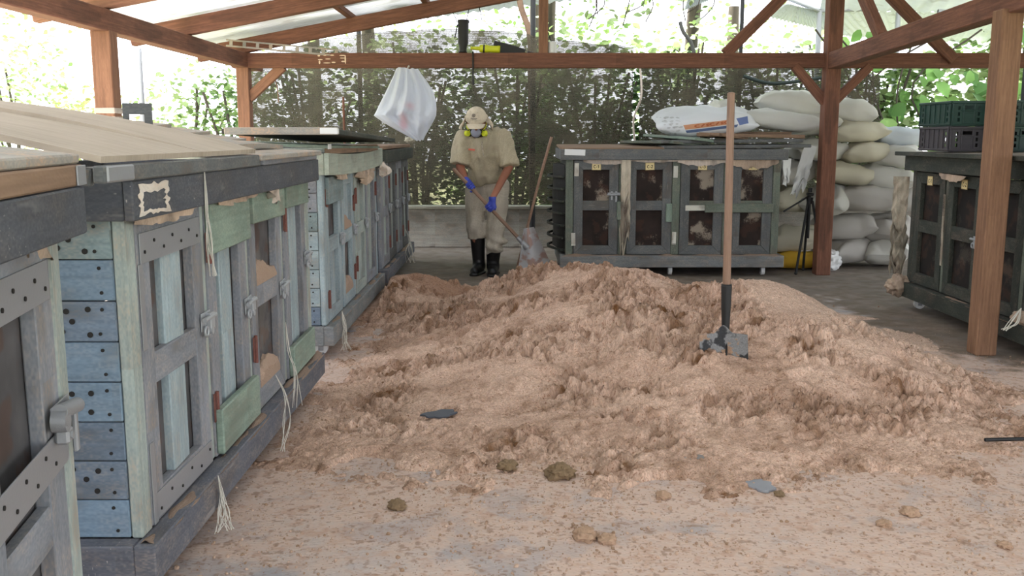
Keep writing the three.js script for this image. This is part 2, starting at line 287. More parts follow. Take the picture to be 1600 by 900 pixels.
timber('roof_brace', 'slanting roof brace rising from the beam running towards the camera to the tall post', 'brace', [XR - 0.01, YB + 0.08, -7.75], [XR - 0.01, 3.02, -8.85], 0.075, 0.1, M.beam);
timber('king_strut', 'slim upright strut between the cross beam and the roof, beside a white cup', 'strut', [0.29, YB + 0.06, -9], [0.29, roofY(0.29) - 0.02, -9], 0.085, 0.085, M.beamLight);
// rafters and purlins
const rz = [-9.0, -7.45, -5.95];
rz.forEach((z, i) => {
  timber('rafter', ['hindmost rafter over the cross beam rising from the left back corner', 'second rafter from the back rising from the eave beam to the right', 'third rafter from the back rising over the taped post'][i], 'rafter', [XL - 0.42, roofY(XL - 0.42), z], [XR, roofY(XR), z], 0.075, 0.13, [M.beam, M.beam, M.beamLight][i % 3]);
});
[-1.5, -0.8, 0.3, 1.4, 2.5].forEach((x, i) => timber('purlin', ['lowest', 'second lowest', 'third', 'fourth', 'uppermost'][i] + ' purlin lying along the left roof slope between rafters and sheets', 'purlin', [x, roofY(x) + 0.09, -9.6], [x, roofY(x) + 0.09, 2.9], 0.06, 0.05, M.beam));
// roofing sheets: corrugated, pale translucent on the left slope, zinc on the right
function corrugated(len, width, pitch = 0.09, amp = 0.012, th = 0.0015) {   // len along x, corrugations across z
  const n = Math.round(width / pitch) * 8, pos = [], nor = [], uv = [], idx = [];
  for (let j = 0; j <= n; j++) { const z = -width / 2 + (j / n) * width, y = amp * Math.cos((z / pitch) * 6.2832), s = amp * 6.2832 / pitch * Math.sin((z / pitch) * 6.2832), L = Math.hypot(1, s);
    for (let i = 0; i <= 1; i++) { pos.push((i - 0.5) * len, y, z); nor.push(0, 1 / L, s / L); uv.push(i * len, z); } }
  for (let j = 0; j < n; j++) { const a = j * 2; idx.push(a, a + 2, a + 1, a + 1, a + 2, a + 3); }
  const g = new THREE.BufferGeometry(); g.setAttribute('position', new THREE.Float32BufferAttribute(pos, 3)); g.setAttribute('normal', new THREE.Float32BufferAttribute(nor, 3)); g.setAttribute('uv', new THREE.Float32BufferAttribute(uv, 2)); g.setIndex(idx); return g;
}
const sheetTex = tex(512, (u, v) => { const b = fbm(u * 5 + 7, v * 9, 5, 4), s = fbm(u * 9, v * 30 + 3, 9, 3), c = [232, 238, 246].map((x) => x * (0.96 + 0.06 * s)); return mix3(c, [160, 160, 158], sstep(0.62, 0.8, b) * 0.35); });
const sheetLight = mat(sheetTex, { transmission: 0.07, thickness: 0, roughness: 1, side: THREE.DoubleSide });
const sheetShed = mat(sheetTex, { transmission: 0.10, thickness: 0, roughness: 1, side: THREE.DoubleSide });
const sheetZinc = mat(sheetTex, { color: 0xb8bcc0, metalness: 0.25, roughness: 0.6, side: THREE.DoubleSide });
{
  const ang = Math.atan(SLOPE), lenL = (XR - (XL - 0.55)) / Math.cos(ang), lenR = (9.0 - XR) / Math.cos(ang);
  const roofL = thing('roof_left', undefined, undefined, { kind: 'structure' }), roofR = thing('roof_right', undefined, undefined, { kind: 'structure' });
  delete roofL.userData.label; delete roofR.userData.label;
  for (let z = -9.7, k = 0; z < 2.2; z += 0.99, k++) {
    part(roofL, 'roof_sheet', corrugated(lenL, 1.08), sheetLight, { pos: [(XR + XL - 0.55) / 2, roofY((XR + XL - 0.55) / 2) + 0.135 + (k % 2) * 0.004, z + 0.5], rot: [0, 0, ang] });
    part(roofR, 'roof_sheet', corrugated(lenR, 1.08), sheetZinc, { pos: [(XR + 9.0) / 2, roofY((XR + 9.0) / 2) + 0.135 + (k % 2) * 0.004, z + 0.5], rot: [0, 0, -ang] });
  }
}
// low block wall and shade net at the back
{
  const wall = thing('wall_back', undefined, undefined, { kind: 'structure' }); delete wall.userData.label;
  part(wall, 'wall_face', board(12.0, 0.46, 0.14, 0.01, 0), M.concrete, { pos: [2.6, 0.23, -11.25] });
  part(wall, 'coping', board(12.0, 0.035, 0.2, 0.008, 0), mat(paintTex([196, 196, 184], { dust: 0.2, scratch: 0, stain: 0.3 }), { roughness: 0.9 }), { pos: [2.6, 0.478, -11.25] });
}
const netTex = tex(512, (u, v) => { const a = fbm(u * 8, v * 8, 8, 4), f = vn(u * 256, v * 256, 256), c = mix3([84, 77, 62], [52, 50, 40], a); return c.map((x) => x * (0.9 + 0.2 * f)); });
const netAlpha = tex(1024, (u, v) => { const w = 0.5 + 0.5 * Math.sin(v * 6.2832 * 110), f = vn(u * 300, v * 300, 300), a = fbm(u * 6 + 3, v * 10, 6, 4), g = 255 * clamp(0.87 + 0.14 * (w - 0.5) + 0.16 * (f - 0.5) + 0.3 * (a - 0.5)); return [g, g, g]; }, { srgb: false });
const netMat = mat(netTex, { alphaMap: netAlpha, transparent: true, roughness: 1, side: THREE.DoubleSide });
function netSheet(x0, x1, y0, topFn, z, wave) {
  const nx = Math.round((x1 - x0) / 0.05), ny = 30, pos = [], uv = [], idx = [];
  for (let i = 0; i <= nx; i++) for (let j = 0; j <= ny; j++) { const x = x0 + (i / nx) * (x1 - x0), y = lerp(y0, topFn(x), j / ny); pos.push(x, y, z + wave * (vn(x * 1.7, y * 1.1) - 0.5) + 0.02 * Math.sin(x * 9 + y)); uv.push(x * 0.5, y * 0.5); }
  for (let i = 0; i < nx; i++) for (let j = 0; j < ny; j++) { const a = i * (ny + 1) + j, b = a + ny + 1; idx.push(a, b, a + 1, b, b + 1, a + 1); }
  const g = new THREE.BufferGeometry(); g.setAttribute('position', new THREE.Float32BufferAttribute(pos, 3)); g.setAttribute('uv', new THREE.Float32BufferAttribute(uv, 2)); g.setIndex(idx); g.computeVertexNormals(); return g;
}
const netTop = (x) => x < 0.2 ? 2.50 - 0.05 * Math.abs(x + 0.7) - (x < -1.8 ? 0.16 * (-1.8 - x) : 0) + 0.03 * vn(x * 6, 3) : 2.42 - 0.12 * (x - 0.2) + 0.05 * vn(x * 7, 9);
single('shade_net', netSheet(-3.0, 1.38, 0.52, netTop, -11.02, 0.12), netMat, 'large dark olive shade net hanging behind the worker at the left', 'net');
single('shade_net', netSheet(1.46, 4.2, 0.52, (x) => 2.20 - 0.06 * (x - 1.46) + 0.06 * vn(x * 8, 1) - (x > 3.9 ? (x - 3.9) * 0.25 : 0), -11.02, 0.12), netMat, 'dark olive shade net behind the white sacks, with a frayed right edge', 'net');
single('net_hem', tube([[2.62, 1.98, -10.93], [2.9, 1.9, -10.9], [3.3, 1.93, -10.92], [3.65, 1.99, -10.93]], 0.022, 24, 6), rgbm(40, 52, 50), 'rolled dark hem sagging along the net above the sacks', 'hem');
[[-1.75, 2.5, 0.03, 'black net pole standing behind the left row of boxes'], [0.24, 3.0, 0.032, 'black net pole behind the middle of the cross beam'], [2.62, 3.1, 0.025, 'slim dark net pole left of the slanting roof brace'], [5.9, 2.9, 0.03, 'dark pole among the leaves at the right']].forEach(([x, h, r, label]) => {
  const t = thing('net_pole', label, 'pole', { pos: [x, 0, -11.1] }); part(t, 'shaft', cyl(r * 0.9, r, h, 12), M.black, { pos: [0, h / 2, 0] }); part(t, 'foot_plate', board(0.14, 0.02, 0.14), M.black, { pos: [0, 0.01, 0] });
});
single('bent_pole', tube([[2.09, 0, -11.12], [2.09, 1.6, -11.12], [2.1, 2.15, -11.12], [2.06, 2.35, -11.12], [1.95, 2.5, -11.12], [1.92, 2.6, -11.12]], 0.022, 40, 8), rgbm(84, 84, 80), 'crooked grey pole with a bent tip rising above the net', 'pole');
single('crooked_tree', tube([[0.05, 3.2, -11.3], [0.1, 2.8, -11.3], [0.2, 2.5, -11.3], [0.22, 1.9, -11.3], [0.25, 0, -11.3]], 0.035, 40, 8), M.brownBoard, 'crooked grey tree stem beside the black net pole', 'tree');
[[1.42, 0.52, 2.2]].forEach(([x, a, b]) => single('net_seam', tube([[x, a, -10.98], [x + 0.02, 1.0, -10.95], [x - 0.03, 1.5, -10.96], [x + 0.05, 1.75, -10.95], [x + 0.02, b, -10.98]], 0.012, 30, 6), M.ragPale, 'pale knotted seam where the two shade nets meet', 'seam'));

// ------------------------------------------------------------------ neighbouring shed behind
{
  const s = thing('neighbouring_shed', 'grey metal roof on thin pipe posts behind the timber frame at the upper right', 'shed');
  const sheetAt = (x0, x1, za, ya, zb, yb, tilt = 0) => { const L = Math.hypot(zb - za, yb - ya), g = corrugated(L, x1 - x0, 0.12, 0.012); part(s, 'roof_sheet', g, sheetZinc, { pos: [(x0 + x1) / 2, (ya + yb) / 2, (za + zb) / 2], rot: [0, Math.PI / 2, Math.atan2(yb - ya, Math.abs(zb - za)), 'YXZ'] }); };
  const quad = (name, pts) => { const g = new THREE.BufferGeometry(), [a, b, c, d] = pts; const n = 24, pos = [], uv = [], idx = [];
    for (let i = 0; i <= n * 4; i++) for (let j = 0; j <= 1; j++) { const t = i / (n * 4), p = V(...a).lerp(V(...b), t).lerp(V(...d).lerp(V(...c), t), j); p.y += 0.012 * Math.cos(i * Math.PI / 2); pos.push(p.x, p.y, p.z); uv.push(t * 3, j * 2); }
    for (let i = 0; i < n * 4; i++) { const q = i * 2; idx.push(q, q + 1, q + 2, q + 1, q + 3, q + 2); }
    g.setAttribute('position', new THREE.Float32BufferAttribute(pos, 3)); g.setAttribute('uv', new THREE.Float32BufferAttribute(uv, 2)); g.setIndex(idx); g.computeVertexNormals(); return part(s, name, g, sheetShed); };
  quad('roof_sheet', [[4.1, 2.96, -13], [8.6, 2.9, -13], [9.2, 3.9, -10.2], [3.4, 3.95, -10.2]]);
  quad('roof_sheet', [[3.55, 3.0, -12.6], [4.1, 2.96, -13], [4.9, 2.72, -14], [3.4, 2.92, -13.2]]);
  quad('roof_sheet', [[4.1, 2.96, -13], [7.0, 2.94, -13], [7.2, 2.66, -14.4], [4.9, 2.72, -14]]);
  quad('roof_sheet', [[-1.1, 2.74, -12], [1.9, 3.1, -12], [1.9, 3.5, -10.9], [-1.1, 3.2, -10.9]]);
  quad('roof_sheet', [[2.15, 2.86, -12.2], [2.75, 3.1, -12.2], [3.4, 3.9, -10.8], [2.15, 3.5, -10.8]]);
  for (const [a, b] of [[[3.4, 3.12, -12.6], [4.1, 2.96, -13]], [[4.1, 2.96, -13], [5.35, 3.0, -13]], [[5.35, 3.0, -13], [6.2, 3.5, -11.5]], [[5.5, 2.9, -12.6], [6.6, 2.82, -12.6]]]) part(s, 'roof_pipe', tube([a, b], 0.03, 4, 8), M.zinc);
  for (const x of [4.1, 5.15]) part(s, 'pipe_post', cyl(0.035, 0.035, 3.0, 10), M.zinc, { pos: [x, 1.45, -13] });
}
single('pipe_post', cyl(0.027, 0.027, 2.3, 12), M.galv, 'pale grey metal pipe standing outside the left side of the shed', 'post', { pos: [-3.85, 1.05, -10] });
// ------------------------------------------------------------------ wooden rearing boxes with doors
function mitreBar(len, w, d) {                                // frame member: long outer edge at y = 0, shorter inner edge at y = w
  const s = new THREE.Shape(); s.moveTo(-len / 2, 0); s.lineTo(len / 2, 0); s.lineTo(len / 2 - w, w); s.lineTo(-len / 2 + w, w); s.closePath();
  const g = new THREE.ExtrudeGeometry(s, { depth: d - 0.006, bevelEnabled: true, bevelThickness: 0.003, bevelSize: 0.002, bevelOffset: -0.002, bevelSegments: 1 }); g.translate(0, 0, -d + 0.003);
  return uvGrain(g, 0);
}
const nailGeo = cyl(0.005, 0.005, 0.003, 8).rotateX(Math.PI / 2), holeDiscGeo = cyl(0.008, 0.008, 0.002, 10).rotateX(Math.PI / 2);
function plate(parent, name, w, h, m, pos, rot, nails = 0, long = w > h) {   // thin metal strip with nail heads
  const p = part(parent, name, board(w, h, 0.003, 0.0008), m, { pos, rot });
  return p;
}
function strapNails(door, w, h, pos, n) { const l = []; for (let i = 0; i < n; i++) l.push(moved(nailGeo.clone(), pos[0] - w / 2 + 0.03 + (i / (n - 1)) * (w - 0.06), pos[1] + (i % 2 ? 0.012 : -0.014), pos[2] + 0.003)); part(door, 'nail_heads', merge(l), M.hole, { kind: 'stuff' }); }
function labelTex(text) { return canvasTex(160, 128, (c, w, h) => { c.fillStyle = '#e2cf9a'; c.fillRect(0, 0, w, h); c.strokeStyle = '#8a7348'; c.lineWidth = 5; c.strokeRect(4, 4, w - 8, h - 8); c.fillStyle = '#3a2c18'; c.font = 'bold 74px sans-serif'; c.textAlign = 'center'; c.textBaseline = 'middle'; c.fillText(text, w / 2, h / 2 + 4); }); }
const labelMats = ['C-1', 'C-2', 'C-3', 'C-4'].map((t) => mat(labelTex(t), { roughness: 0.6 }));
const fiveHoleDiscs = () => { const l = []; for (const [x, y] of [[-0.035, 0.028], [0.025, 0.03], [-0.006, 0.0], [-0.04, -0.028], [0.028, -0.03]]) l.push(moved(holeDiscGeo.clone(), x + rr(-0.008, 0.008), y + rr(-0.006, 0.006), 0)); return merge(l); }, twoNails = () => merge([moved(nailGeo.clone(), rr(-0.006, 0.006), 0.033, 0), moved(nailGeo.clone(), rr(-0.006, 0.006), -0.033, 0)]);
function dustRidge(len, w, h, seed) { const g = new THREE.PlaneGeometry(len, w, Math.max(12, Math.round(len / 0.02)), 5).rotateX(-Math.PI / 2), p = g.attributes.position; for (let i = 0; i < p.count; i++) { const x = p.getX(i), z = p.getZ(i), e = 1 - (2 * z / w) ** 2; p.setY(i, -0.006 + e * h * 1.9 * Math.max(0, fbm(x * 5 + seed * 13 + 50, z * 12 + seed, 4096, 4) - 0.36) * (z < 0 ? 1.5 : 0.8)); p.setZ(i, z + 0.012 * (vn(x * 14 + seed, seed) - 0.5)); } g.computeVertexNormals(); return g; }
M.clodDust = rgbm(164, 140, 122, { roughness: 1, bumpMap: lumpBump, bumpScale: 0.005 });
const sideHoleDiscs = (n, w, h) => { const l = []; for (let i = 0; i < n; i++) l.push(moved(holeDiscGeo.clone(), rr(-0.42, 0.42) * w, rr(-0.32, 0.32) * h, 0)); return merge(l); };

function makeDoor(cab, x0, w, s) {                            // front face at z = 0; hinged frame of mitred members with screens behind
  const y0 = 0.207, y1 = s.y1 ?? 1.085, h = y1 - y0, d = 0.032, sw = s.sw ?? 0.085, fm = s.frame ?? M.greyDoor;
  const door = sub(cab, 'door', { pos: [x0 + w / 2, y0 + h / 2, 0], rot: [rr(-0.004, 0.004), s.open ?? rr(-0.006, 0.01), rr(-0.004, 0.004)] });
  part(door, 'stile', mitreBar(h, sw, d), fm, { pos: [-w / 2, 0, 0], rot: [0, 0, -Math.PI / 2] });
  part(door, 'stile', mitreBar(h, sw, d), fm, { pos: [w / 2, 0, 0], rot: [0, 0, Math.PI / 2] });
  part(door, 'rail', mitreBar(w, sw, d), fm, { pos: [0, -h / 2, 0] });
  part(door, 'rail', mitreBar(w, sw, d), fm, { pos: [0, h / 2, 0], rot: [0, 0, Math.PI] });
  const iw = w - 2 * sw, ym = s.midY ?? 0.02, openings = s.mid === false ? [[-h / 2 + sw, h / 2 - sw]] : [[-h / 2 + sw, ym - 0.045], [ym + 0.045, h / 2 - sw]];
  if (s.mid !== false) part(door, 'middle_rail', board(iw + 0.002, 0.09, d - 0.004, 0.003, 0), s.midMat ?? fm, { pos: [0, ym, -d / 2 + (s.midOut ?? 0)] });
  openings.forEach(([a, b], k) => {
    const hh = b - a, yc = (a + b) / 2;
    const scr = new THREE.BoxGeometry(iw + 0.02, hh + 0.02, 0.004); const uv = scr.attributes.uv, ou = R(), ov = R(); for (let i = 0; i < uv.count; i++) uv.setXY(i, uv.getX(i) * (iw + 0.02) + ou, uv.getY(i) * (hh + 0.02) + ov);
    part(door, 'gauze_screen', scr, s.screen ?? M.screenDark, { pos: [0, yc, -d - 0.004] });
    if (s.slat && s.slat[k] !== 0) part(door, 'inner_slat', board(Math.min(iw - 0.05, s.slatW ?? 0.105), hh + 0.01, 0.034, 0.004, 1), s.slatMat ?? M.blueLight, { pos: [s.slatX ?? 0.0, yc, -0.028], rot: [0, rr(-0.05, 0.05), rr(-0.012, 0.012)] });
    if (s.heap) { const g = slab(iw - 0.005, 0.04, 0.034, 14, 3, (x, y, z) => [x, y + (y > 0 ? 0.05 * Math.max(0, Math.cos(x / iw * 2.6 + k * 0.7)) * (0.6 + 0.8 * vn(x * 60 + 9, z * 60 + k)) - (z > 0.01 ? 0.03 : 0) : 0), z]); part(door, 'substrate_heap', g, M.clodDust, { pos: [0, a + 0.02, -0.016] }); }
  });
  if (s.topBoard) part(door, 'top_board', board(w + 0.01, s.topH ?? 0.15, 0.024, 0.004, 0), s.topBoard, { pos: [0, h / 2 - (s.topH ?? 0.15) / 2, 0.012], rot: [0, 0, rr(-0.015, 0.015)] });
  if (s.botBoard) part(door, 'bottom_board', board(w + 0.02, s.botH ?? 0.16, 0.028, 0.005, 0), s.botBoard, { pos: [0.01, -h / 2 + (s.botH ?? 0.16) / 2 + 0.01, 0.014], rot: [0, 0, rr(-0.012, 0.012)] });
  if (s.strapTop) { plate(door, 'metal_strap', w - 0.04, 0.085, M.galv, [0.0, h / 2 - 0.085, 0.0025], [0, 0, 0.01]); strapNails(door, w - 0.04, 0.085, [0, h / 2 - 0.085, 0.0025], 7); }
  if (s.strapBottom) { plate(door, 'metal_strap', w - 0.03, 0.075, M.galv, [0.01, -h / 2 + 0.045, 0.0025], [0, 0, -0.01]); strapNails(door, w - 0.03, 0.075, [0.01, -h / 2 + 0.045, 0.0025], 6); }
  if (s.sideStrap) for (const y of [h / 2 - 0.25, -h / 2 + 0.12]) plate(door, 'side_strap', 0.03, 0.24, M.galv, [-w / 2 + 0.018, y, 0.0025], [0, 0, 0]);
  if (s.hinges) for (const y of s.hinges) { const hx = s.hingeLeft ? -w / 2 + 0.01 : w / 2 - 0.01, hg = sub(door, 'hinge', { pos: [hx, y * h, 0.003] });
    part(hg, 'hinge', merge([moved(board(0.045, 0.1, 0.004, 0.001), 0, 0, 0), moved(cyl(0.007, 0.007, 0.11, 8), 0, 0, 0.005)]), s.hingeMat ?? M.rust); door.remove(hg); const mm = hg.children[0]; mm.position.copy(hg.position); door.add(mm); }
  if (s.latch) { const lx = s.latchLeft ? -w / 2 + 0.015 : w / 2 - 0.01, ly = (s.latchY ?? 0.05) * h;
    part(door, 'latch', merge([moved(board(0.09, 0.06, 0.004, 0.001), 0, 0, 0.003), moved(board(0.04, 0.055, 0.02, 0.003), 0.02, -0.002, 0.012), moved(cyl(0.008, 0.008, 0.11, 10).rotateZ(Math.PI / 2), 0, 0.012, 0.018), moved(new THREE.TorusGeometry(0.016, 0.005, 6, 12), -0.028, -0.03, 0.014), moved(cyl(0.012, 0.012, 0.018, 10).rotateX(Math.PI / 2), 0.012, -0.035, 0.014)]), M.zinc, { pos: [lx, ly, 0.002], rot: [0, 0, rr(-0.1, 0.1)], label: 'grey metal latch' }); }
  if (s.label !== undefined) { const g = new THREE.BoxGeometry(0.085, 0.068, 0.003), uv = g.attributes.uv, n = g.attributes.normal; for (let i = 0; i < uv.count; i++) if (Math.abs(n.getZ(i)) < 0.5) uv.setXY(i, 0.02, 0.02); part(door, 'number_plate', g, labelMats[s.label], { pos: [s.labelX ?? 0, h / 2 - 0.055, 0.0035], rot: [0, 0, rr(-0.04, 0.04)], label: 'cream plate lettered C-' + (s.label + 1) }); }
  return door;
}
const tagPlate = (cab, w, h, pos) => part(cab, 'white_plate', board(w, h, 0.004, 0.001), mat(paintTex([206, 208, 200], { dust: 0.25, stain: 0.5, scratch: 0 })), { pos, rot: [0, 0, rr(-0.03, 0.03)] });

function makeBox(name, label, o) {
  const cab = thing(name, label, 'wooden box', { pos: o.pos, rot: o.rot }), { W, D = 1.0 } = o, tt = o.top ?? 1.19, rail = o.rail ?? M.darkRail, post = o.post ?? M.greyGreen;
  // base frame on castors
  part(cab, 'base_rail', board(W + 0.1, 0.11, 0.06, 0.004, 0), rail, { pos: [W / 2, 0.145, 0.02] });
  part(cab, 'base_rail', board(W + 0.1, 0.11, 0.06, 0.004, 0), rail, { pos: [W / 2, 0.145, -D - 0.02] });
  for (const x of [-0.02, W + 0.02]) part(cab, 'base_rail', board(0.06, 0.11, D - 0.02, 0.004, 2), rail, { pos: [x, 0.145, -D / 2] });
  part(cab, 'bottom_board', board(W - 0.02, 0.02, D - 0.02, 0.002, 0), M.oldGrey, { pos: [W / 2, 0.18, -D / 2] });
  for (const x of [0.12, W * 0.5, W - 0.12]) for (const z of [-0.06, -D + 0.1]) {
    const c = sub(cab, 'castor', { pos: [x, 0.045, z] });
    part(c, 'wheel', cyl(0.04, 0.04, 0.032, 16).rotateZ(Math.PI / 2), M.whitePlastic); part(c, 'fork', merge([moved(board(0.006, 0.06, 0.03), 0.02, 0.015, 0), moved(board(0.006, 0.06, 0.03), -0.02, 0.015, 0), moved(board(0.05, 0.006, 0.04), 0, 0.043, 0)]), M.galv);
  }
  part(cab, 'substrate_ledge', dustRidge(W + 0.06, 0.055, o.ledge ?? 0.02, W + (o.pos[2] ?? 0)), M.clodDust, { pos: [W / 2, 0.2, 0.024] });
  // body
  for (const [x, z] of [[0.036, -0.017], [W - 0.036, -0.017], [0.036, -D + 0.017], [W - 0.036, -D + 0.017]]) part(cab, 'corner_post', board(0.07, 0.9, 0.034, 0.006, 1), post, { pos: [x, 0.65, z] });
  const sideB = o.side ?? [M.tealBoard, M.blueBoard, M.blueBoardB, M.blueBoard, M.blueBoard, M.blueBoardB, M.blueBoardB, M.blueBoard];
  for (const [x, s] of [[0.012, -1], [W - 0.012, 1]]) for (let k = 0; k < 8; k++) {
    const y = 1.035 - k * 0.111, b = part(cab, 'side_board', board(0.02, 0.108, D - 0.07, 0.003, 2), sideB[k % sideB.length], { pos: [x + s * rr(-0.001, 0.003), y, -D / 2] });
    part(b, 'nail_hole_discs', twoNails(), M.hole, { kind: 'stuff', pos: [s * 0.0105, 0, D / 2 - 0.075], rot: [0, s * Math.PI / 2, 0] });  // dark discs laid on the board in place of sunk nail holes
    if (k % 2 === 0 && o.holes !== false) part(b, 'bored_hole_discs', fiveHoleDiscs(), M.hole, { kind: 'stuff', pos: [s * 0.0105, 0, D / 2 - 0.14], rot: [0, s * Math.PI / 2, 0] });  // proud dark discs, the shade inside bored holes put in as colour
  }
  for (let k = 0; k < 3; k++) part(cab, 'back_board', board(W - 0.146, 0.29, 0.02, 0.003, 0), M.oldGrey, { pos: [W / 2, 0.35 + k * 0.3, -D + 0.012] });
  // doors and the uprights between them
  const n = o.doors.length, pw = o.postW ?? 0.05, free = W - 0.144 - pw * (n - 1), total = o.doors.reduce((a, d) => a + (d.w ?? 1), 0); let x = 0.072;
  o.doors.forEach((d, i) => {
    const w = free * (d.w ?? 1) / total; makeDoor(cab, x + 0.004, w - 0.008, { ...o.doorAll, ...d }); x += w;
    if (i < n - 1) { part(cab, 'upright', board(pw, 0.89, 0.05, 0.004, 1), o.upright ?? post, { pos: [x + pw / 2, 0.65, -0.032] }); x += pw; }
  });
  // top frame
  const th = o.trimH ?? 0.105, tm = o.trim ?? M.blackTrim, ty = tt - th / 2;
  const tw = W + 0.1 + (o.trimOver ?? 0);
  if (o.sag) part(cab, 'top_trim', slab(tw, th, 0.026, 24, 1, (px, y, z) => [px, y - o.sag * (1 - (2 * px / tw) ** 2), z]), tm, { pos: [W / 2, ty, 0.037] });
  else part(cab, 'top_trim', board(tw, th, 0.026, 0.004, 0), tm, { pos: [W / 2, ty, 0.037] });
  part(cab, 'top_trim', board(tw, th, 0.026, 0.004, 0), tm, { pos: [W / 2, ty, -D - 0.037] });
  for (const px of [-0.037, W + 0.037]) part(cab, 'top_trim', board(0.026, th, D + 0.045, 0.004, 2), tm, { pos: [px, ty, -D / 2] });
  part(cab, 'top_board', board(W - 0.0, 0.02, D, 0.002, 0), M.oldGrey, { pos: [W / 2, tt - 0.04, -D / 2] });
  return cab;
}
const leftRot = (deg = 90) => [0, deg * Math.PI / 180, 0];
// nearest box, cut by the left edge of the picture
const box1 = makeBox('rearing_box', 'nearest grey-blue wooden box at the left edge, cut off by the picture', { pos: [-0.605, 0, 0.186], rot: leftRot(100), W: 2.3, doors: [{}, {}, {}, { frame: M.greyDoor, screen: M.screenGrey, mid: true, midY: -0.16, midMat: M.greyDoor, strapTop: true, sw: 0.11 }], post: M.greyGreen, upright: M.greyGreen });
{
  const strap = part(box1, 'metal_strap', board(0.5, 0.085, 0.004, 0.001), M.galv, { pos: [1.99, 0.625, 0.004], rot: [0, 0, 0.03] });
  const l = []; for (let i = 0; i < 8; i++) l.push(moved(nailGeo.clone(), -0.22 + i * 0.062, (i % 2 ? 0.018 : -0.016), 0.003)); part(strap, 'nail_heads', merge(l), M.hole, { kind: 'stuff' });
  part(box1, 'bolt_latch', merge([moved(board(0.12, 0.05, 0.004, 0.001), 0, 0.012, 0.004), moved(cyl(0.017, 0.017, 0.13, 14).rotateZ(Math.PI / 2 - 0.15), 0, 0.02, 0.022), moved(cyl(0.024, 0.024, 0.03, 14).rotateX(Math.PI / 2), -0.06, 0.01, 0.022), moved(board(0.04, 0.035, 0.03, 0.006), -0.03, -0.03, 0.018), moved(board(0.02, 0.11, 0.012, 0.004), 0.06, -0.04, 0.016), moved(cyl(0.009, 0.009, 0.034, 10).rotateX(Math.PI / 2), -0.03, -0.03, 0.02)]), M.galv, { pos: [2.19, 0.70, 0.004], label: 'chunky grey bolt latch' });
}
// second box, the one with the pale tear on its black rim
const box2 = makeBox('rearing_box', 'grey and pale blue wooden box at the left, black rim with torn white patch', {
  pos: [-1.02, 0, -2.47], rot: leftRot(), W: 2.25, post: M.greyGreen, upright: M.greyGreen,
  doorAll: { screen: M.screenGrey, slatW: 0.14 }, doors: [
    { w: 1.12, slat: [1, 1], slatX: 0.02, slatW: 0.15, mid: true, midY: -0.0, strapTop: true, strapBottom: true, sideStrap: true, latch: true, latchY: 0.06, sw: 0.09 },
    { w: 0.95, slat: [1], mid: false, topBoard: M.greenBoard, topH: 0.17, botBoard: M.greenBoard, hinges: [0.33, -0.3], hingeLeft: true, latch: true, latchY: 0.02 },
    { w: 1.05, mid: true, midY: 0.02, topBoard: M.greenBoard, topH: 0.12, heap: true, screen: M.screenGrey, hinges: [-0.2], hingeLeft: true, latch: true, latchY: 0.0, frame: M.greyDoor },
    { w: 0.95, slat: [1], mid: false, topBoard: M.greenBoard, topH: 0.1, botBoard: M.greenBoard, botH: 0.14, hinges: [0.33], hingeLeft: true, latch: true, latchY: 0.08 },
  ],
});
{ // torn paper stuck on the black rim: an irregular pale ring round a bare dark middle
  const s = new THREE.Shape(), hole = new THREE.Path(), N = 40; for (let i = 0; i <= N; i++) { const a = i / N * 6.2832, r = 1 + 0.14 * (vn(i * 0.9, 3, 36, 9) - 0.5) * 2, sq = 1 / Math.max(Math.abs(Math.cos(a)), Math.abs(Math.sin(a))); s[i ? 'lineTo' : 'moveTo'](0.105 * sq * r * Math.cos(a), 0.04 * sq * r * Math.sin(a)); hole[i ? 'lineTo' : 'moveTo'](0.078 * sq * (r + 0.25 * (vn(i * 1.1, 7) - 0.5)) * Math.cos(a), 0.024 * sq * (r + 0.2 * (vn(i, 5) - 0.5)) * Math.sin(a) - 0.006); } s.holes.push(hole);
  part(box2, 'torn_sticker', uvGrain(new THREE.ExtrudeGeometry(s, { depth: 0.0015, bevelEnabled: false }), 0), mat(paintTex([222, 214, 204], { stain: 0.4, dust: 0.4, scratch: 0 })), { pos: [0.095, 1.137, 0.051], label: 'torn white sticker remains' });
}
const blueDoor = { screen: M.screenGrey, slatW: 0.13, frame: M.blueLight, hingeMat: M.rust, sw: 0.075 };
const box3 = makeBox('rearing_box', 'pale blue wooden box in the left row with a sagging light green rim board', {
  pos: [-1.09, 0, -5.45], rot: leftRot(), W: 2.15, trim: M.paleTrim, sag: 0.02, trimH: 0.125, top: 1.21, post: M.blueLight, upright: M.blueLight, rail: M.greyRail,
  side: [M.greyDoor, M.greyDoor, M.tealBoard, M.blueLight, M.blueLight, M.blueLight, M.blueLight, M.blueBoardB], doorAll: { ...blueDoor, y1: 1.07 },
  doors: [
    { slat: [1, 0], topBoard: M.tealBoard, topH: 0.16, hinges: [0.36, -0.34], hingeLeft: true, latch: true, latchY: 0.04 },
    { slat: [0, 1], heap: true, midMat: M.blueLight, hinges: [0.25, -0.3], latch: true },
    { slat: [1, 1], slatMat: M.greyGreen, frame: M.greyGreen, hinges: [0.3, -0.25], hingeLeft: true, latch: true },
    { slat: [1], mid: false, frame: M.greyDoor, slatMat: M.greyGreen, hinges: [0.3], latch: true },
  ],
});
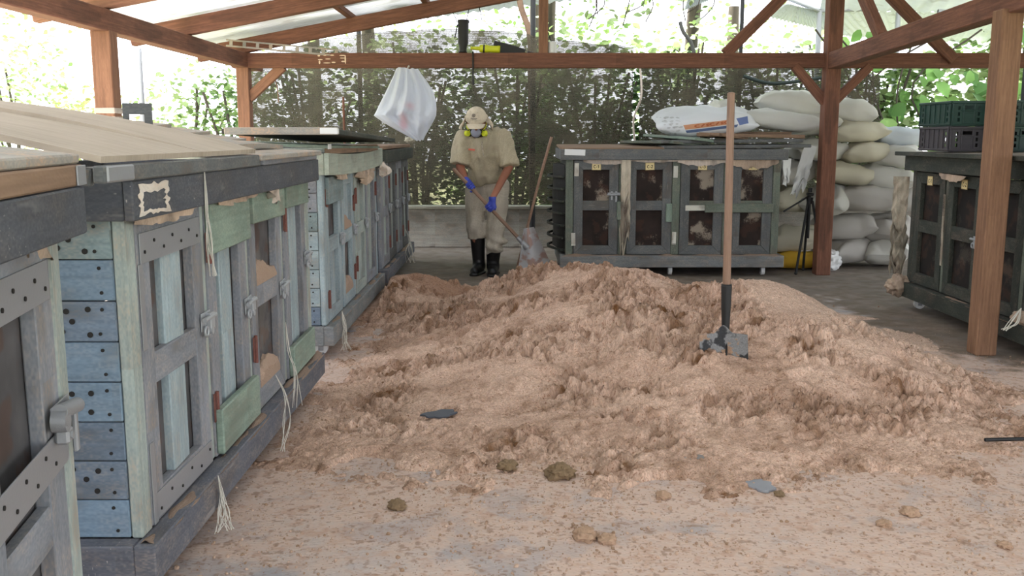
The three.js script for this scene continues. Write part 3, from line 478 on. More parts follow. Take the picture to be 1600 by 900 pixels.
const box4 = makeBox('rearing_box', 'hindmost grey wooden box of the left row, dark rim below the hanging plastic bag', {
  pos: [-1.09, 0, -7.85], rot: leftRot(), W: 2.1, trim: M.darkGreen, post: M.greyDoor, upright: M.brownBoard, rail: M.darkRail, doorAll: { screen: M.screenGrey, slatW: 0.13, frame: M.greyDoor, slat: [1, 1], slatMat: M.greyGreen, hinges: [0.3, -0.3], latch: true }, doors: [{}, { frame: M.oldGrey }, {}, { frame: M.oldGrey }],
});
// box facing the camera at the back
const box5 = makeBox('rearing_box', 'grey wooden box facing the camera at the back with doors lettered C-1 to C-4', {
  pos: [0.5, 0, -8.83], rot: [0, 0, 0], W: 2.0, trim: M.oldGrey, trimH: 0.1, post: M.oldGreen, upright: M.oldGreen, rail: M.greyRail, postW: 0.075, holes: false, side: [M.darkGreen],
  doorAll: { frame: M.oldGrey, screen: M.screenDark, sw: 0.085 },
  doors: [{ label: 0, w: 1.05 }, { label: 1, w: 1.05 }, { label: 2, midMat: M.oldGreen }, { label: 3, w: 0.95, midMat: M.oldGreen }],
});
{
  for (const [x, y] of [[0.10, 1.0], [0.075, 0.35], [1.02, 0.98], [1.02, 0.36], [1.52, 0.98]]) tagPlate(box5, 0.04, x > 1 && y > 0.9 ? 0.11 : 0.12, [x, y, 0.006]);
  tagPlate(box5, 0.2, 0.05, [1.22, 0.645, 0.006]);
  part(box5, 'white_patch', board(0.19, 0.055, 0.004, 0.001), M.whitePlastic, { pos: [0.08, 1.16, 0.052], rot: [0, 0, -0.04] });
  for (const [x, y] of [[0.51, 0.62], [0.965, 0.6]]) part(box5, 'turn_block', board(0.06, 0.17, 0.03, 0.005, 1), M.greenBoard, { pos: [x, y, 0.018] });
  part(box5, 'cross_board', board(0.64, 0.085, 0.026, 0.004, 0), M.oldGreen, { pos: [1.62, 0.645, 0.016] });
  part(box5, 'bolt_latch', merge([moved(board(0.12, 0.016, 0.006, 0.002), 0, 0.02, 0), moved(board(0.016, 0.08, 0.006, 0.002), -0.02, 0, 0), moved(board(0.016, 0.1, 0.006, 0.002), 0.02, -0.01, 0), moved(cyl(0.006, 0.006, 0.13, 8).rotateZ(Math.PI / 2), 0, 0.006, 0.008)]), M.zinc, { pos: [0.45, 0.76, 0.006] });
  // bulging black liners between the side slats
  for (let k = 0; k < 7; k++) { const g = slab(0.1, 0.105, 0.8, 4, 10, (x, y, z) => { const b = Math.cos(z / 0.8 * Math.PI) ** 0.6 || 0; return [x < 0 ? -0.05 - 0.11 * Math.max(0, b) * (1 - (y / 0.09) ** 2 * 0.3) + 0.02 * (vn(z * 9, k) - 0.5) : x, y, z]; }, 2); part(box5, 'bulging_liner', g, M.linerBlack, { pos: [0.05, 0.99 - k * 0.115, -0.5] }); part(box5, 'side_slat', slab(0.02, 0.02, 0.86, 1, 10, (x, y, z) => [x - 0.125 * Math.max(0, Math.cos(z / 0.86 * Math.PI)), y, z], 2), M.darkGreen, { pos: [-0.02, 0.93 - k * 0.115, -0.5] }); }
}
// box at the right, its doors facing the left row
const box6 = makeBox('rearing_box', 'dark green-grey wooden box at the right edge carrying the plastic crates', {
  pos: [3.05, 0, -7.22], rot: [0, -Math.PI / 2, 0], W: 2.2, trim: M.darkGreen, trimH: 0.11, post: M.darkGreen, upright: M.oldGreen, rail: M.darkGreen, holes: false, side: [M.darkGreen], top: 1.16,
  doorAll: { frame: M.darkGreen, screen: M.screenBlack, sw: 0.08, y1: 1.04 }, doors: [{ label: 0 }, { label: 1, latch: true, latchY: 0.0 }, { label: 2, open: 0.03 }, { label: 3 }],
});
for (const [x, h] of [[0.58, 0.5], [1.14, 0.72]]) part(box6, 'peeling_strip', board(0.025, h, 0.008, 0.003, 1), M.ragStained, { pos: [x, 0.65, 0.012], rot: [0, 0, 0.03] });

// ------------------------------------------------------------------ lids, laid loosely on the boxes
const bow = (amp, half) => (x) => amp * (1 - (x / half) ** 2);
function lid(name, label, boxPos, boxRot, kids, opt = {}) {
  const t = thing(name, label, 'lid', { pos: boxPos, rot: boxRot, group: opt.group });
  for (const k of kids) { const { n = 'board', w, h, d, at, tiltX = 0, tiltZ = 0, yaw = 0, m, bowZ = 0, bowX = 0, grain = 2 } = k;
    const g = bowZ || bowX ? slab(w, h, d, 10, 14, (x, y, z) => [x, y + bowZ * (1 - (2 * z / d) ** 2) + bowX * (1 - (2 * x / w) ** 2), z], grain) : board(w, h, d, 0.004, grain);
    part(t, n, g, m, { pos: at, rot: [tiltX, yaw, tiltZ] }); }
  return t;
}
const up = 0.165;                                              // lids rise away from the doors
// box-local frame: x along the doors (0 = near end), z = 0 at the doors, boards run back to z = -1
lid('lid', 'dusty warped lid of two wide boards on the box with the torn patch', [-1.02, 0, -2.47], leftRot(), [
  { w: 0.74, h: 0.016, d: 1.2, at: [0.155, 1.345, -0.545], tiltX: up, m: M.dusty, bowZ: 0.02 },
  { w: 0.62, h: 0.016, d: 1.2, at: [0.84, 1.347, -0.545], tiltX: up + 0.004, m: M.dusty, bowZ: 0.03 },
  { n: 'front_frame', w: 1.4, h: 0.042, d: 0.03, at: [0.47, 1.212, 0.045], m: M.oldGrey, grain: 0 },
  { n: 'corner_plate', w: 0.16, h: 0.04, d: 0.036, at: [-0.14, 1.212, 0.046], m: M.galv, grain: 0 },
  { n: 'near_end_frame', w: 0.03, h: 0.042, d: 1.05, at: [-0.2, 1.29, -0.5], tiltX: up, m: M.oldGrey },
]);
lid('lid', 'lapped grey lid boards stepping up away from the doors, behind the dusty warped lid', [-1.02, 0, -2.47], leftRot(), [
  { w: 1.14, h: 0.022, d: 0.26, at: [1.72, 1.228, -0.06], tiltX: 0.05, m: M.dustyGrey, grain: 0 },
  { w: 1.16, h: 0.022, d: 0.24, at: [1.70, 1.262, -0.24], tiltX: 0.1, m: M.dustyGrey, grain: 0, bowX: 0.01 },
  { w: 1.15, h: 0.022, d: 0.24, at: [1.70, 1.297, -0.42], tiltX: 0.12, m: M.dustyGrey, grain: 0, bowX: -0.01 },
  { w: 1.15, h: 0.022, d: 0.22, at: [1.68, 1.33, -0.58], tiltX: 0.12, m: M.dustyGrey, grain: 0, bowX: -0.01 },
  { w: 1.1, h: 0.022, d: 0.3, at: [1.62, 1.365, -0.78], tiltX: 0.1, m: M.dustyGrey, grain: 0, bowX: -0.01 },
  { n: 'front_frame', w: 1.0, h: 0.03, d: 0.03, at: [1.74, 1.206, 0.04], m: M.greyDoor, grain: 0 },
]);
lid('lid', 'layered grey lid on the nearest box at the left edge', [-0.605, 0, 0.186], leftRot(100), [
  { w: 1.3, h: 0.022, d: 0.62, at: [1.72, 1.285, -0.27], tiltX: 0.11, m: M.dustyGrey, grain: 0 },
  { w: 1.1, h: 0.022, d: 0.5, at: [1.58, 1.36, -0.72], tiltX: 0.13, m: M.oldGrey, grain: 0 },
  { n: 'front_frame', w: 1.25, h: 0.046, d: 0.035, at: [1.74, 1.216, 0.03], m: M.brownBoard, grain: 0 },
  { n: 'corner_plate', w: 0.07, h: 0.044, d: 0.004, at: [2.33, 1.216, 0.05], m: M.galv, grain: 0 },
  { n: 'end_frame', w: 0.03, h: 0.044, d: 0.95, at: [2.35, 1.27, -0.46], tiltX: 0.11, m: M.brownBoard },
]);
lid('lid', 'dark-edged lid lying askew with white corner plate on the pale blue box', [-1.09, 0, -5.45], leftRot(), [
  { w: 2.3, h: 0.03, d: 0.62, at: [0.9, 1.302, -0.16], tiltZ: -0.025, yaw: -0.02, m: M.darkGreen, grain: 0 },
  { n: 'end_frame', w: 0.03, h: 0.04, d: 0.62, at: [-0.262, 1.332, -0.16], yaw: -0.02, m: M.dustyGrey },
  { n: 'corner_plate', w: 0.036, h: 0.036, d: 0.1, at: [-0.266, 1.332, 0.1], yaw: -0.02, m: M.whitePlastic },
]);
lid('lid', 'green-topped lower lid with brown front board under the askew lid', [-1.09, 0, -5.45], leftRot(), [
  { w: 2.1, h: 0.02, d: 0.9, at: [1.0, 1.25, -0.4], tiltX: 0.04, tiltZ: -0.012, m: M.greenBoard, grain: 0 },
  { n: 'front_frame', w: 1.95, h: 0.05, d: 0.035, at: [1.0, 1.222, 0.03], m: M.brownBoard, grain: 0, tiltZ: -0.005 },
  { n: 'corner_plate', w: 0.09, h: 0.03, d: 0.004, at: [-0.01, 1.246, 0.05], m: M.whitePlastic, grain: 0 },
]);
lid('lid', 'dusty plank lid on the hindmost box of the left row', [-1.09, 0, -7.85], leftRot(), [
  { w: 2.1, h: 0.03, d: 0.5, at: [1.05, 1.212, -0.22], m: M.brownBoard, grain: 0 }, { w: 2.1, h: 0.03, d: 0.48, at: [1.05, 1.215, -0.73], m: M.oldGrey, grain: 0 },
]);
lid('lid', 'sagging pile of greenish lid boards on the box facing the camera, left half', [0.5, 0, -8.83], [0, 0, 0], [
  { w: 0.98, h: 0.02, d: 0.85, at: [0.44, 1.205, -0.42], m: M.brownBoard, grain: 0, bowX: -0.0, tiltX: 0.03 },
  { w: 0.34, h: 0.026, d: 0.85, at: [0.93, 1.236, -0.42], m: M.oldGreen, tiltZ: -0.1, yaw: 0.5 },
]);
lid('lid', 'stack of grey plank lids under the white sacks on the box facing the camera', [0.5, 0, -8.83], [0, 0, 0], [
  { w: 1.35, h: 0.03, d: 0.9, at: [1.58, 1.212, -0.4], m: M.oldGrey, grain: 0, tiltZ: 0.01 },
  { w: 1.3, h: 0.03, d: 0.8, at: [1.55, 1.262, -0.42], m: M.oldGrey, grain: 0, tiltZ: 0.008 },
  { w: 0.4, h: 0.026, d: 0.8, at: [1.16, 1.282, -0.36], m: M.greenBoard, tiltZ: -0.12, tiltX: 0.05, yaw: 0.5 },
  { w: 0.36, h: 0.026, d: 0.8, at: [1.36, 1.318, -0.36], m: M.brownBoard, tiltZ: -0.12, tiltX: 0.04, yaw: 0.5 },
  { n: 'batten', w: 1.0, h: 0.034, d: 0.05, at: [1.72, 1.312, -0.06], m: M.brownBoard, grain: 0, tiltZ: -0.02 },
  { n: 'batten', w: 1.05, h: 0.028, d: 0.3, at: [1.66, 1.335, -0.5], m: M.brownBoard, grain: 0 },
]);
lid('lid', 'pale grey flat lid under the crates on the dark box at the right', [3.05, 0, -7.22], [0, -Math.PI / 2, 0], [
  { w: 1.2, h: 0.022, d: 1.1, at: [0.52, 1.185, -0.44], m: M.dustyGrey, grain: 0, tiltX: 0.015 }, { w: 1.15, h: 0.022, d: 1.1, at: [1.72, 1.184, -0.44], m: M.dustyGrey, grain: 0, tiltX: 0.012 },
  { n: 'front_frame', w: 2.38, h: 0.03, d: 0.03, at: [1.1, 1.176, 0.1], m: M.darkGreen, grain: 0 },
]);
{ // small square frame standing on the left lids
  const s = new THREE.Shape(); s.moveTo(-0.055, 0); s.lineTo(0.055, 0); s.lineTo(0.055, 0.1); s.lineTo(-0.055, 0.1); s.closePath(); const h = new THREE.Path(); h.moveTo(-0.035, 0.004); h.lineTo(0.028, 0.004); h.lineTo(0.028, 0.06); h.lineTo(-0.035, 0.06); h.closePath(); s.holes.push(h);
  const t = thing('wooden_frame_block', 'small dark wooden block with a square hole on the lids before the taped post', 'block', { pos: [-1.56, 1.335, -4.0], rot: [0, 0.35, 0] });
  part(t, 'frame', uvGrain(new THREE.ExtrudeGeometry(s, { depth: 0.06, bevelEnabled: true, bevelSize: 0.002, bevelThickness: 0.002, bevelSegments: 1 }), 0), M.oldGrey);
}
// ------------------------------------------------------------------ heap of moist ground substrate
const CTRL = `-1.04,-7.6,.12 -.81,-7.4,.23 -.57,-7.6,.15 -.38,-7.3,.02 -.2,-7.2,.1 0,-7,.27 .32,-6.6,.43 .62,-6.5,.42 .86,-6.3,.39 1.11,-6.2,.35 1.45,-6.2,.33 1.63,-6.1,.37 1.85,-6,.32 2.03,-5.9,.21 2.17,-5.8,.12 2.29,-5.5,.09 2.46,-5.2,.02
-1,-3.92,.01 -.52,-3.62,0 0,-3.5,.005 .5,-3.5,.01 1,-3.5,.01 1.5,-3.6,.01 2,-3.8,.01 2.45,-4.4,0 0,-4.2,.07 .6,-4.2,.09 1.1,-4.2,.13 1.6,-4.2,.1 2,-4.4,.08 0,-4.8,.13 .6,-4.8,.2 1.1,-4.75,.27 1.1,-4.45,.2 1.6,-4.8,.26 2.1,-4.9,.17 0,-5.5,.2 .5,-5.5,.3 1.1,-5.4,.33 1.6,-5.5,.35 2.1,-5.5,.17 2.5,-5.3,0
-.5,-4.4,.05 -.95,-4.8,0 -.95,-5.7,-.01 -.5,-5.4,.09 -.93,-6.4,.01 -.68,-6.0,.05 -.4,-6.3,.13 -.1,-6.5,.2 -.85,-6.9,.16 -.65,-6.7,.11 -1,-8.1,0 -.5,-8.1,0 0,-8,.02 .4,-7.5,.12 .4,-8,0 1,-7.3,.06 1,-7.8,-.03 1.5,-7.1,.02 1.9,-6.8,0 2.3,-6.3,.05 2.42,-5.95,.06 2.35,-6.65,.03 2.68,-6.2,-.02 2.6,-6.8,-.02
3.2,-4,-.15 3.2,-5.5,-.15 3,-7.5,-.15 1,-8.6,-.15 -1,-9,-.1 -1.3,-3,-.1 0,-2.9,-.08 1,-2.9,-.08 2.2,-3,-.1 -1.3,-5,-.06 -1.3,-6.2,-.05 -1.3,-7,.04 -1.3,-8,-.05`.trim().split(/\s+/).map((s) => s.split(',').map(Number));
const pileBase = (() => {                                      // thin-plate spline through the surveyed heights
  const n = CTRL.length, N = n + 3, A = Array.from({ length: N }, () => new Float64Array(N + 1)), U = (r2) => (r2 < 1e-9 ? 0 : r2 * Math.log(r2));
  for (let i = 0; i < n; i++) { const [x, z, h] = CTRL[i]; for (let j = 0; j < n; j++) A[i][j] = U((x - CTRL[j][0]) ** 2 + (z - CTRL[j][1]) ** 2); A[i][i] += 0.004; A[i][n] = A[n][i] = 1; A[i][n + 1] = A[n + 1][i] = x; A[i][n + 2] = A[n + 2][i] = z; A[i][N] = h; }
  for (let c = 0; c < N; c++) { let p = c; for (let r = c + 1; r < N; r++) if (Math.abs(A[r][c]) > Math.abs(A[p][c])) p = r; [A[c], A[p]] = [A[p], A[c]]; for (let r = 0; r < N; r++) if (r !== c) { const f = A[r][c] / A[c][c]; if (f) for (let k = c; k <= N; k++) A[r][k] -= f * A[c][k]; } }
  const w = A.map((r, i) => r[N] / r[i]);
  return (x, z) => { let s = w[n] + w[n + 1] * x + w[n + 2] * z; for (let j = 0; j < n; j++) s += w[j] * U((x - CTRL[j][0]) ** 2 + (z - CTRL[j][1]) ** 2); return s; };
})();
function worley(x, y) { const xi = Math.floor(x), yi = Math.floor(y); let d = 9, id = 0; for (let i = -1; i <= 1; i++) for (let j = -1; j <= 1; j++) { const px = xi + i + hash2(xi + i, yi + j), py = yi + j + hash2(yi + j + 91, xi + i + 37), q = (px - x) ** 2 + (py - y) ** 2; if (q < d) { d = q; id = hash2(xi + i + 5, yi + j + 9); } } return [Math.sqrt(d), id]; }
function clump(x, y) { const xi = Math.floor(x), yi = Math.floor(y); let d = 9, e = 9, id = 0; for (let i = -1; i <= 1; i++) for (let j = -1; j <= 1; j++) { const px = xi + i + hash2(xi + i + 13, yi + j + 7), py = yi + j + hash2(yi + j + 57, xi + i + 3), q = Math.hypot(px - x, py - y); if (q < d) { e = d; d = q; id = hash2(xi + i + 77, yi + j + 19); } else if (q < e) e = q; } return [e - d, id]; }
function pileH(x, z) {
  const b = pileBase(x, z); if (b < -0.06) return -0.05;
  const thick = sstep(-0.02, 0.12, b) * 1.0, smooth = sstep(1.35, 2.0, x) * sstep(-4.9, -5.6, z);     // the right-hand crest is freshly poured and smoother
  const wx = x + 0.08 * (vn(x * 7, z * 7) - 0.5), wz = z + 0.08 * (vn(x * 7 + 40, z * 7) - 0.5);
  const big = (fbm(wx * 2.6 + 30, wz * 2.6 + 60, 4096, 3) - 0.5) * 0.12;
  const [d1, i1] = worley(wx * 7.5 + 20, wz * 7.5), [d2, i2] = worley(wx * 17 + 9, wz * 17 + 70), [d3] = worley(x * 38, z * 38 + 20);
  const cov = sstep(0.40, 0.60, fbm(x * 3.2 + 70, z * 3.2 + 10, 4096, 4));
  const l1 = Math.max(0, 1 - (d1 / 0.72) ** 4) * (0.15 + 0.85 * i1), l2 = Math.max(0, 1 - (d2 / 0.75) ** 4) * (0.15 + 0.85 * i2), l3 = Math.max(0, 1 - (d3 / 0.75) ** 3);
  const rough = (0.12 + 0.88 * cov) * (1 - 0.85 * smooth);
  const C1 = clump(wx * 8.5 + 20, wz * 8.5), C2 = clump(wx * 19 + 9, wz * 19 + 70), crack = (1 - sstep(0, 0.34, C1[0])) * 0.034 * (0.1 + 0.9 * cov) + (1 - sstep(0, 0.4, C2[0])) * 0.022 * (0.15 + 0.85 * cov);
  const spread = b < 0.07 ? sstep(0.07, -0.02, b) : 0, patch = sstep(0.45, 0.6, fbm(x * 5 + 8, z * 5 + 44, 4096, 4));
  let h = b - spread * (0.022 - 0.04 * patch) - crack * lerp(0.35, 1, thick) * (1 - 0.85 * smooth) + big * lerp(0.25, 1, thick) * (1 - 0.5 * smooth) + rough * (0.05 * (l1 - 0.35) * lerp(0.22, 1, thick) + 0.042 * (l2 - 0.35) * lerp(0.35, 1, thick)) + (0.007 + 0.014 * cov) * (l3 - 0.4) * (1 - 0.4 * smooth) + 0.006 * (vn(x * 70, z * 70) - 0.5);
  h -= 0.035 * sstep(0.62, 0.78, fbm(wx * 5 + 3, wz * 5 + 33, 4096, 3)) * thick * (1 - smooth);
  h -= 0.05 * Math.exp(-(((x - 0.84) / 0.13) ** 2 + ((z + 4.72) / 0.07) ** 2));                      // cut made by the spade
  h -= 0.045 * Math.exp(-(((x - 0.62) / 0.16) ** 2 + ((z + 4.55) / 0.1) ** 2)) + 0.05 * Math.exp(-(((x - 0.45) / 0.06) ** 2 + ((z + 4.9) / 0.2) ** 2));
  if (x < -0.96) h = Math.min(h, lerp(0.16, 0.055, sstep(-0.96, -1.0, x)));               // swept back under the boxes
  return h;
}
{
  const x0 = -1.34, x1 = 3.2, z0 = -8.6, z1 = -2.75, c = 0.0104, nx = Math.round((x1 - x0) / c), nz = Math.round((z1 - z0) / c);
  const Hh = new Float32Array((nx + 1) * (nz + 1)), pos = [], col = [], uv = [], idx = [], keep = new Int32Array((nx + 1) * (nz + 1)).fill(-1);
  for (let j = 0; j <= nz; j++) for (let i = 0; i <= nx; i++) Hh[j * (nx + 1) + i] = pileH(x0 + i * c, z0 + j * c);
  const dry = [0.71, 0.50, 0.395], damp = [0.34, 0.205, 0.135], pale = [0.76, 0.57, 0.46], brown = [0.36, 0.20, 0.125];
  for (let j = 0; j <= nz; j++) for (let i = 0; i <= nx; i++) {
    const q = j * (nx + 1) + i; let any = false;
    for (let a = -1; a <= 1; a++) for (let b = -1; b <= 1; b++) { const jj = clamp(j + a, 0, nz), ii = clamp(i + b, 0, nx); if (Hh[jj * (nx + 1) + ii] > -0.004) any = true; }
    if (!any) continue;
    keep[q] = pos.length / 3; const x = x0 + i * c, z = z0 + j * c; pos.push(x, Math.max(Hh[q], -0.03), z); uv.push(x, z);
    const p1 = fbm(x * 4 + 12, z * 4 + 77, 4096, 4), p2 = vn(x * 45 + 3, z * 45), p3 = fbm(x * 14 + 50, z * 14 + 5, 4096, 3);
    const smooth = sstep(1.2, 1.9, x) * sstep(-4.6, -5.4, z);
    const kx = x + 0.08 * (vn(x * 7, z * 7) - 0.5), kz = z + 0.08 * (vn(x * 7 + 40, z * 7) - 0.5), c1 = clump(kx * 8.5 + 20, kz * 8.5), c2 = clump(kx * 19 + 9, kz * 19 + 70);   // each clod has its own moisture
    let k = mix3(dry, damp, clamp(sstep(0.54, 0.72, p1) * 0.4 + sstep(0.58, 0.72, p3) * 0.5 * (0.4 + 0.9 * p2)) * (1 - 0.75 * smooth)); k = mix3(k, damp, (0.12 + 0.45 * sstep(0.7, 0.8, c1[1]) + 0.65 * sstep(0.68, 0.78, c2[1]) * (0.5 + p2)) * (0.15 + 0.85 * sstep(0.40, 0.60, fbm(x * 3.2 + 70, z * 3.2 + 10, 4096, 4))) * (1 - 0.85 * smooth)); k = mix3(k, pale, smooth * 0.75 + 0.3 * sstep(0.5, 0.3, p1));
    k = mix3(k, brown, 0.8 * sstep(0.75, 0.3, Math.hypot((x + 0.38) / 1.0, (z + 7.45) / 0.75) + 0.5 * (p3 - 0.5)));     // darker moist material turned up by the digging
    col.push(...k);
  }
  for (let j = 0; j < nz; j++) for (let i = 0; i < nx; i++) { const a = keep[j * (nx + 1) + i], b = keep[j * (nx + 1) + i + 1], d = keep[(j + 1) * (nx + 1) + i], e = keep[(j + 1) * (nx + 1) + i + 1]; if (a < 0 || b < 0 || d < 0 || e < 0) continue; idx.push(a, d, b, b, d, e); }
  const g = new THREE.BufferGeometry(); g.setAttribute('position', new THREE.Float32BufferAttribute(pos, 3)); g.setAttribute('color', new THREE.Float32BufferAttribute(col, 3)); g.setAttribute('uv', new THREE.Float32BufferAttribute(uv, 2)); g.setIndex(idx); g.computeVertexNormals();
  const gr = tex(1024, (u, v) => { const a = vn(u * 330, v * 330, 330), b = vn(u * 150, v * 150, 150), f = vn(u * 210 + 9, v * 420, 210, 420), c = 232 + 40 * (a - 0.5) + 40 * (b - 0.5); return mix3([c, c - 2, c - 5], f > 0.85 ? [250, 235, 215] : [140, 104, 80], f > 0.85 ? 0.6 : sstep(0.24, 0.12, f) * 0.6); });
  const gm = mat(gr, { vertexColors: true, roughness: 0.97, bumpMap: lumpBump, bumpScale: 0.006 });
  single('substrate_heap', g, gm, 'large low heap of moist pinkish brown ground substrate spread over the shed floor', 'heap', { kind: 'stuff' });
}
// crumbs scattered on the floor around it
{
  const base = new THREE.IcosahedronGeometry(1, 0), p = base.attributes.position; for (let i = 0; i < p.count; i++) { const s = 0.7 + 0.5 * hash2(Math.round(p.getX(i) * 9), Math.round(p.getY(i) * 9 + p.getZ(i) * 13)); p.setXYZ(i, p.getX(i) * s, p.getY(i) * s, p.getZ(i) * s); }
  base.computeVertexNormals();
  const N = 9000, im = new THREE.InstancedMesh(base, rgbm(255, 255, 255, { roughness: 1 }), N), m = new THREE.Matrix4(), q = new THREE.Quaternion(), cc = new THREE.Color(); let k = 0;
  for (let tries = 0; k < N && tries < 90000; tries++) {
    const x = rr(-1.1, 3.1), z = rr(-8.3, -2.35), h = pileH(x, z); if (h > 0.03) { if (R() > 0.12) continue; }
    const dens = clamp(1.25 - 0.62 * Math.hypot((x - 0.7) / 1.6, (z + 4.2) / 1.5) + 1.2 * (fbm(x * 3.2 + 3, z * 3.2 + 8, 4096, 3) - 0.5)); if (R() > dens * dens) continue;
    const s = 0.0022 + 0.006 * Math.pow(R(), 6) + (h < 0.03 && R() < 0.01 ? 0.006 : 0); q.setFromEuler(new THREE.Euler(R() * 6, R() * 6, R() * 6)); m.compose(V(x, Math.max(h, 0) + s * 0.3, z), q, V(s * rr(0.8, 1.5), s * 0.75, s)); im.setMatrixAt(k, m);
    const t = R(); cc.setRGB(lerp(0.3, 0.52, t), lerp(0.19, 0.37, t), lerp(0.12, 0.28, t)); im.setColorAt(k, cc); k++;
  }
  im.count = k; im.name = 'substrate_crumbs'; im.castShadow = im.receiveShadow = true; tag(im, 'crumbs of substrate scattered over the concrete around the heap', 'crumbs', undefined, 'stuff'); scene.add(im);
}
function clod(r, seed) { const g = new THREE.IcosahedronGeometry(r, 7), p = g.attributes.position; for (let i = 0; i < p.count; i++) { const v = V().fromBufferAttribute(p, i), n = v.clone().normalize(), s = 0.6 + 0.7 * vn3(n.x * 2.4 + seed, n.y * 2.4, n.z * 2.4) + 0.7 * (vn3(n.x * 6 + seed, n.y * 6 + 3, n.z * 6) - 0.5) + 0.3 * (vn3(n.x * 14 + seed, n.y * 14 + 3, n.z * 14) - 0.5); p.setXYZ(i, v.x * s, v.y * s * 0.55, v.z * s); } const k = mergeVertices(g.deleteAttribute('normal') && g.deleteAttribute('uv') ? g : g); k.computeVertexNormals(); const uv = new Float32Array(k.attributes.position.count * 2); for (let i = 0; i < uv.length / 2; i++) { uv[i * 2] = k.attributes.position.getX(i); uv[i * 2 + 1] = k.attributes.position.getZ(i); } return k.setAttribute('uv', new THREE.BufferAttribute(uv, 2)); }
M.clod = rgbm(172, 142, 118, { roughness: 1, bumpMap: lumpBump, bumpScale: 0.006 }); M.clodGreen = rgbm(128, 106, 80, { roughness: 1, bumpMap: lumpBump, bumpScale: 0.006 });
[[0.19, -3.50, 0.06, 1, 'biggest olive brown clod lying on the floor at the front foot of the heap'], [-0.02, -3.57, 0.04, 1, 'flat olive clod just left of the biggest clod at the front of the heap'], [-0.41, -3.18, 0.035, 1, 'small ragged clod alone on the grey floor at the lower left'], [0.24, -2.93, 0.04, 0, 'crumbling clod with a pale lump at the lower middle of the floor'], [0.31, -2.90, 0.03, 0, 'pale lump beside the crumbling clod at the lower middle'], [1.39, -3.13, 0.03, 0, 'brown ragged clod in the trail of crumbs at the lower right'], [1.26, -3.03, 0.025, 0, 'left clod of the trail of crumbs at the lower right'], [1.58, -2.86, 0.024, 0, 'small round pale clod alone at the lower right corner'], [0.55, -3.28, 0.03, 0, 'small clod right of the middle in front of the heap'], [0.98, -3.3, 0.022, 1, 'tiny clod beside the bare grey patch of floor']].forEach(([x, z, r, gk, label], i) => single('clod', clod(r, i * 7.3), gk ? M.clodGreen : M.clod, label, 'clod', { pos: [x, Math.max(0, pileH(x, z)) + r * 0.28, z], rot: [0, R() * 6, 0] }));
{ // scraps on and beside the heap, plus a sheet for a bare floor patch
  const flat = (seed, w, d) => { const s = new THREE.Shape(); for (let i = 0; i <= 28; i++) { const a = i / 28 * 6.2832, r = 0.75 + 0.5 * vn((i % 28) * 0.7 + seed, 4); s[i ? 'lineTo' : 'moveTo'](Math.cos(a) * w * r, Math.sin(a) * d * r); } const g = new THREE.ExtrudeGeometry(s, { depth: 0.006, bevelEnabled: true, bevelSize: 0.002, bevelThickness: 0.002, bevelSegments: 1, curveSegments: 4 }); g.rotateX(-Math.PI / 2); return uvGrain(g, 0); };
  single('flat_piece', flat(3, 0.07, 0.03), rgbm(70, 74, 82, { roughness: 0.5 }), 'dark bluish scrap of plastic lying in the left front slope of the heap', 'scrap', { pos: [-0.33, pileH(-0.33, -4.12) + 0.008, -4.12], rot: [0.22, 0.3, -0.03] });
  single('flat_piece', flat(9, 0.06, 0.025), rgbm(128, 124, 122, { roughness: 0.7 }), 'flat grey scrap at the front edge of the heap below the spade', 'scrap', { pos: [0.76, pileH(0.76, -3.62) + 0.002, -3.62], rot: [0.1, 0.1, 0] });
  single('flat_piece', flat(5, 0.045, 0.06), rgbm(140, 142, 148, { roughness: 0.7 }), 'thin grey sheet standing for the bare patch of floor below the spade', 'scrap', { pos: [0.93, 0.003, -3.39], rot: [0, 0.4, 0] });  // added flat sheet, stands for bare concrete showing through the dust
  single('stick', tube([[2.0, 0.035, -3.84], [2.2, 0.04, -3.84], [2.55, 0.03, -3.87]], 0.008, 16, 6), M.black, 'thin black stick lying at the right edge of the heap', 'stick');
}
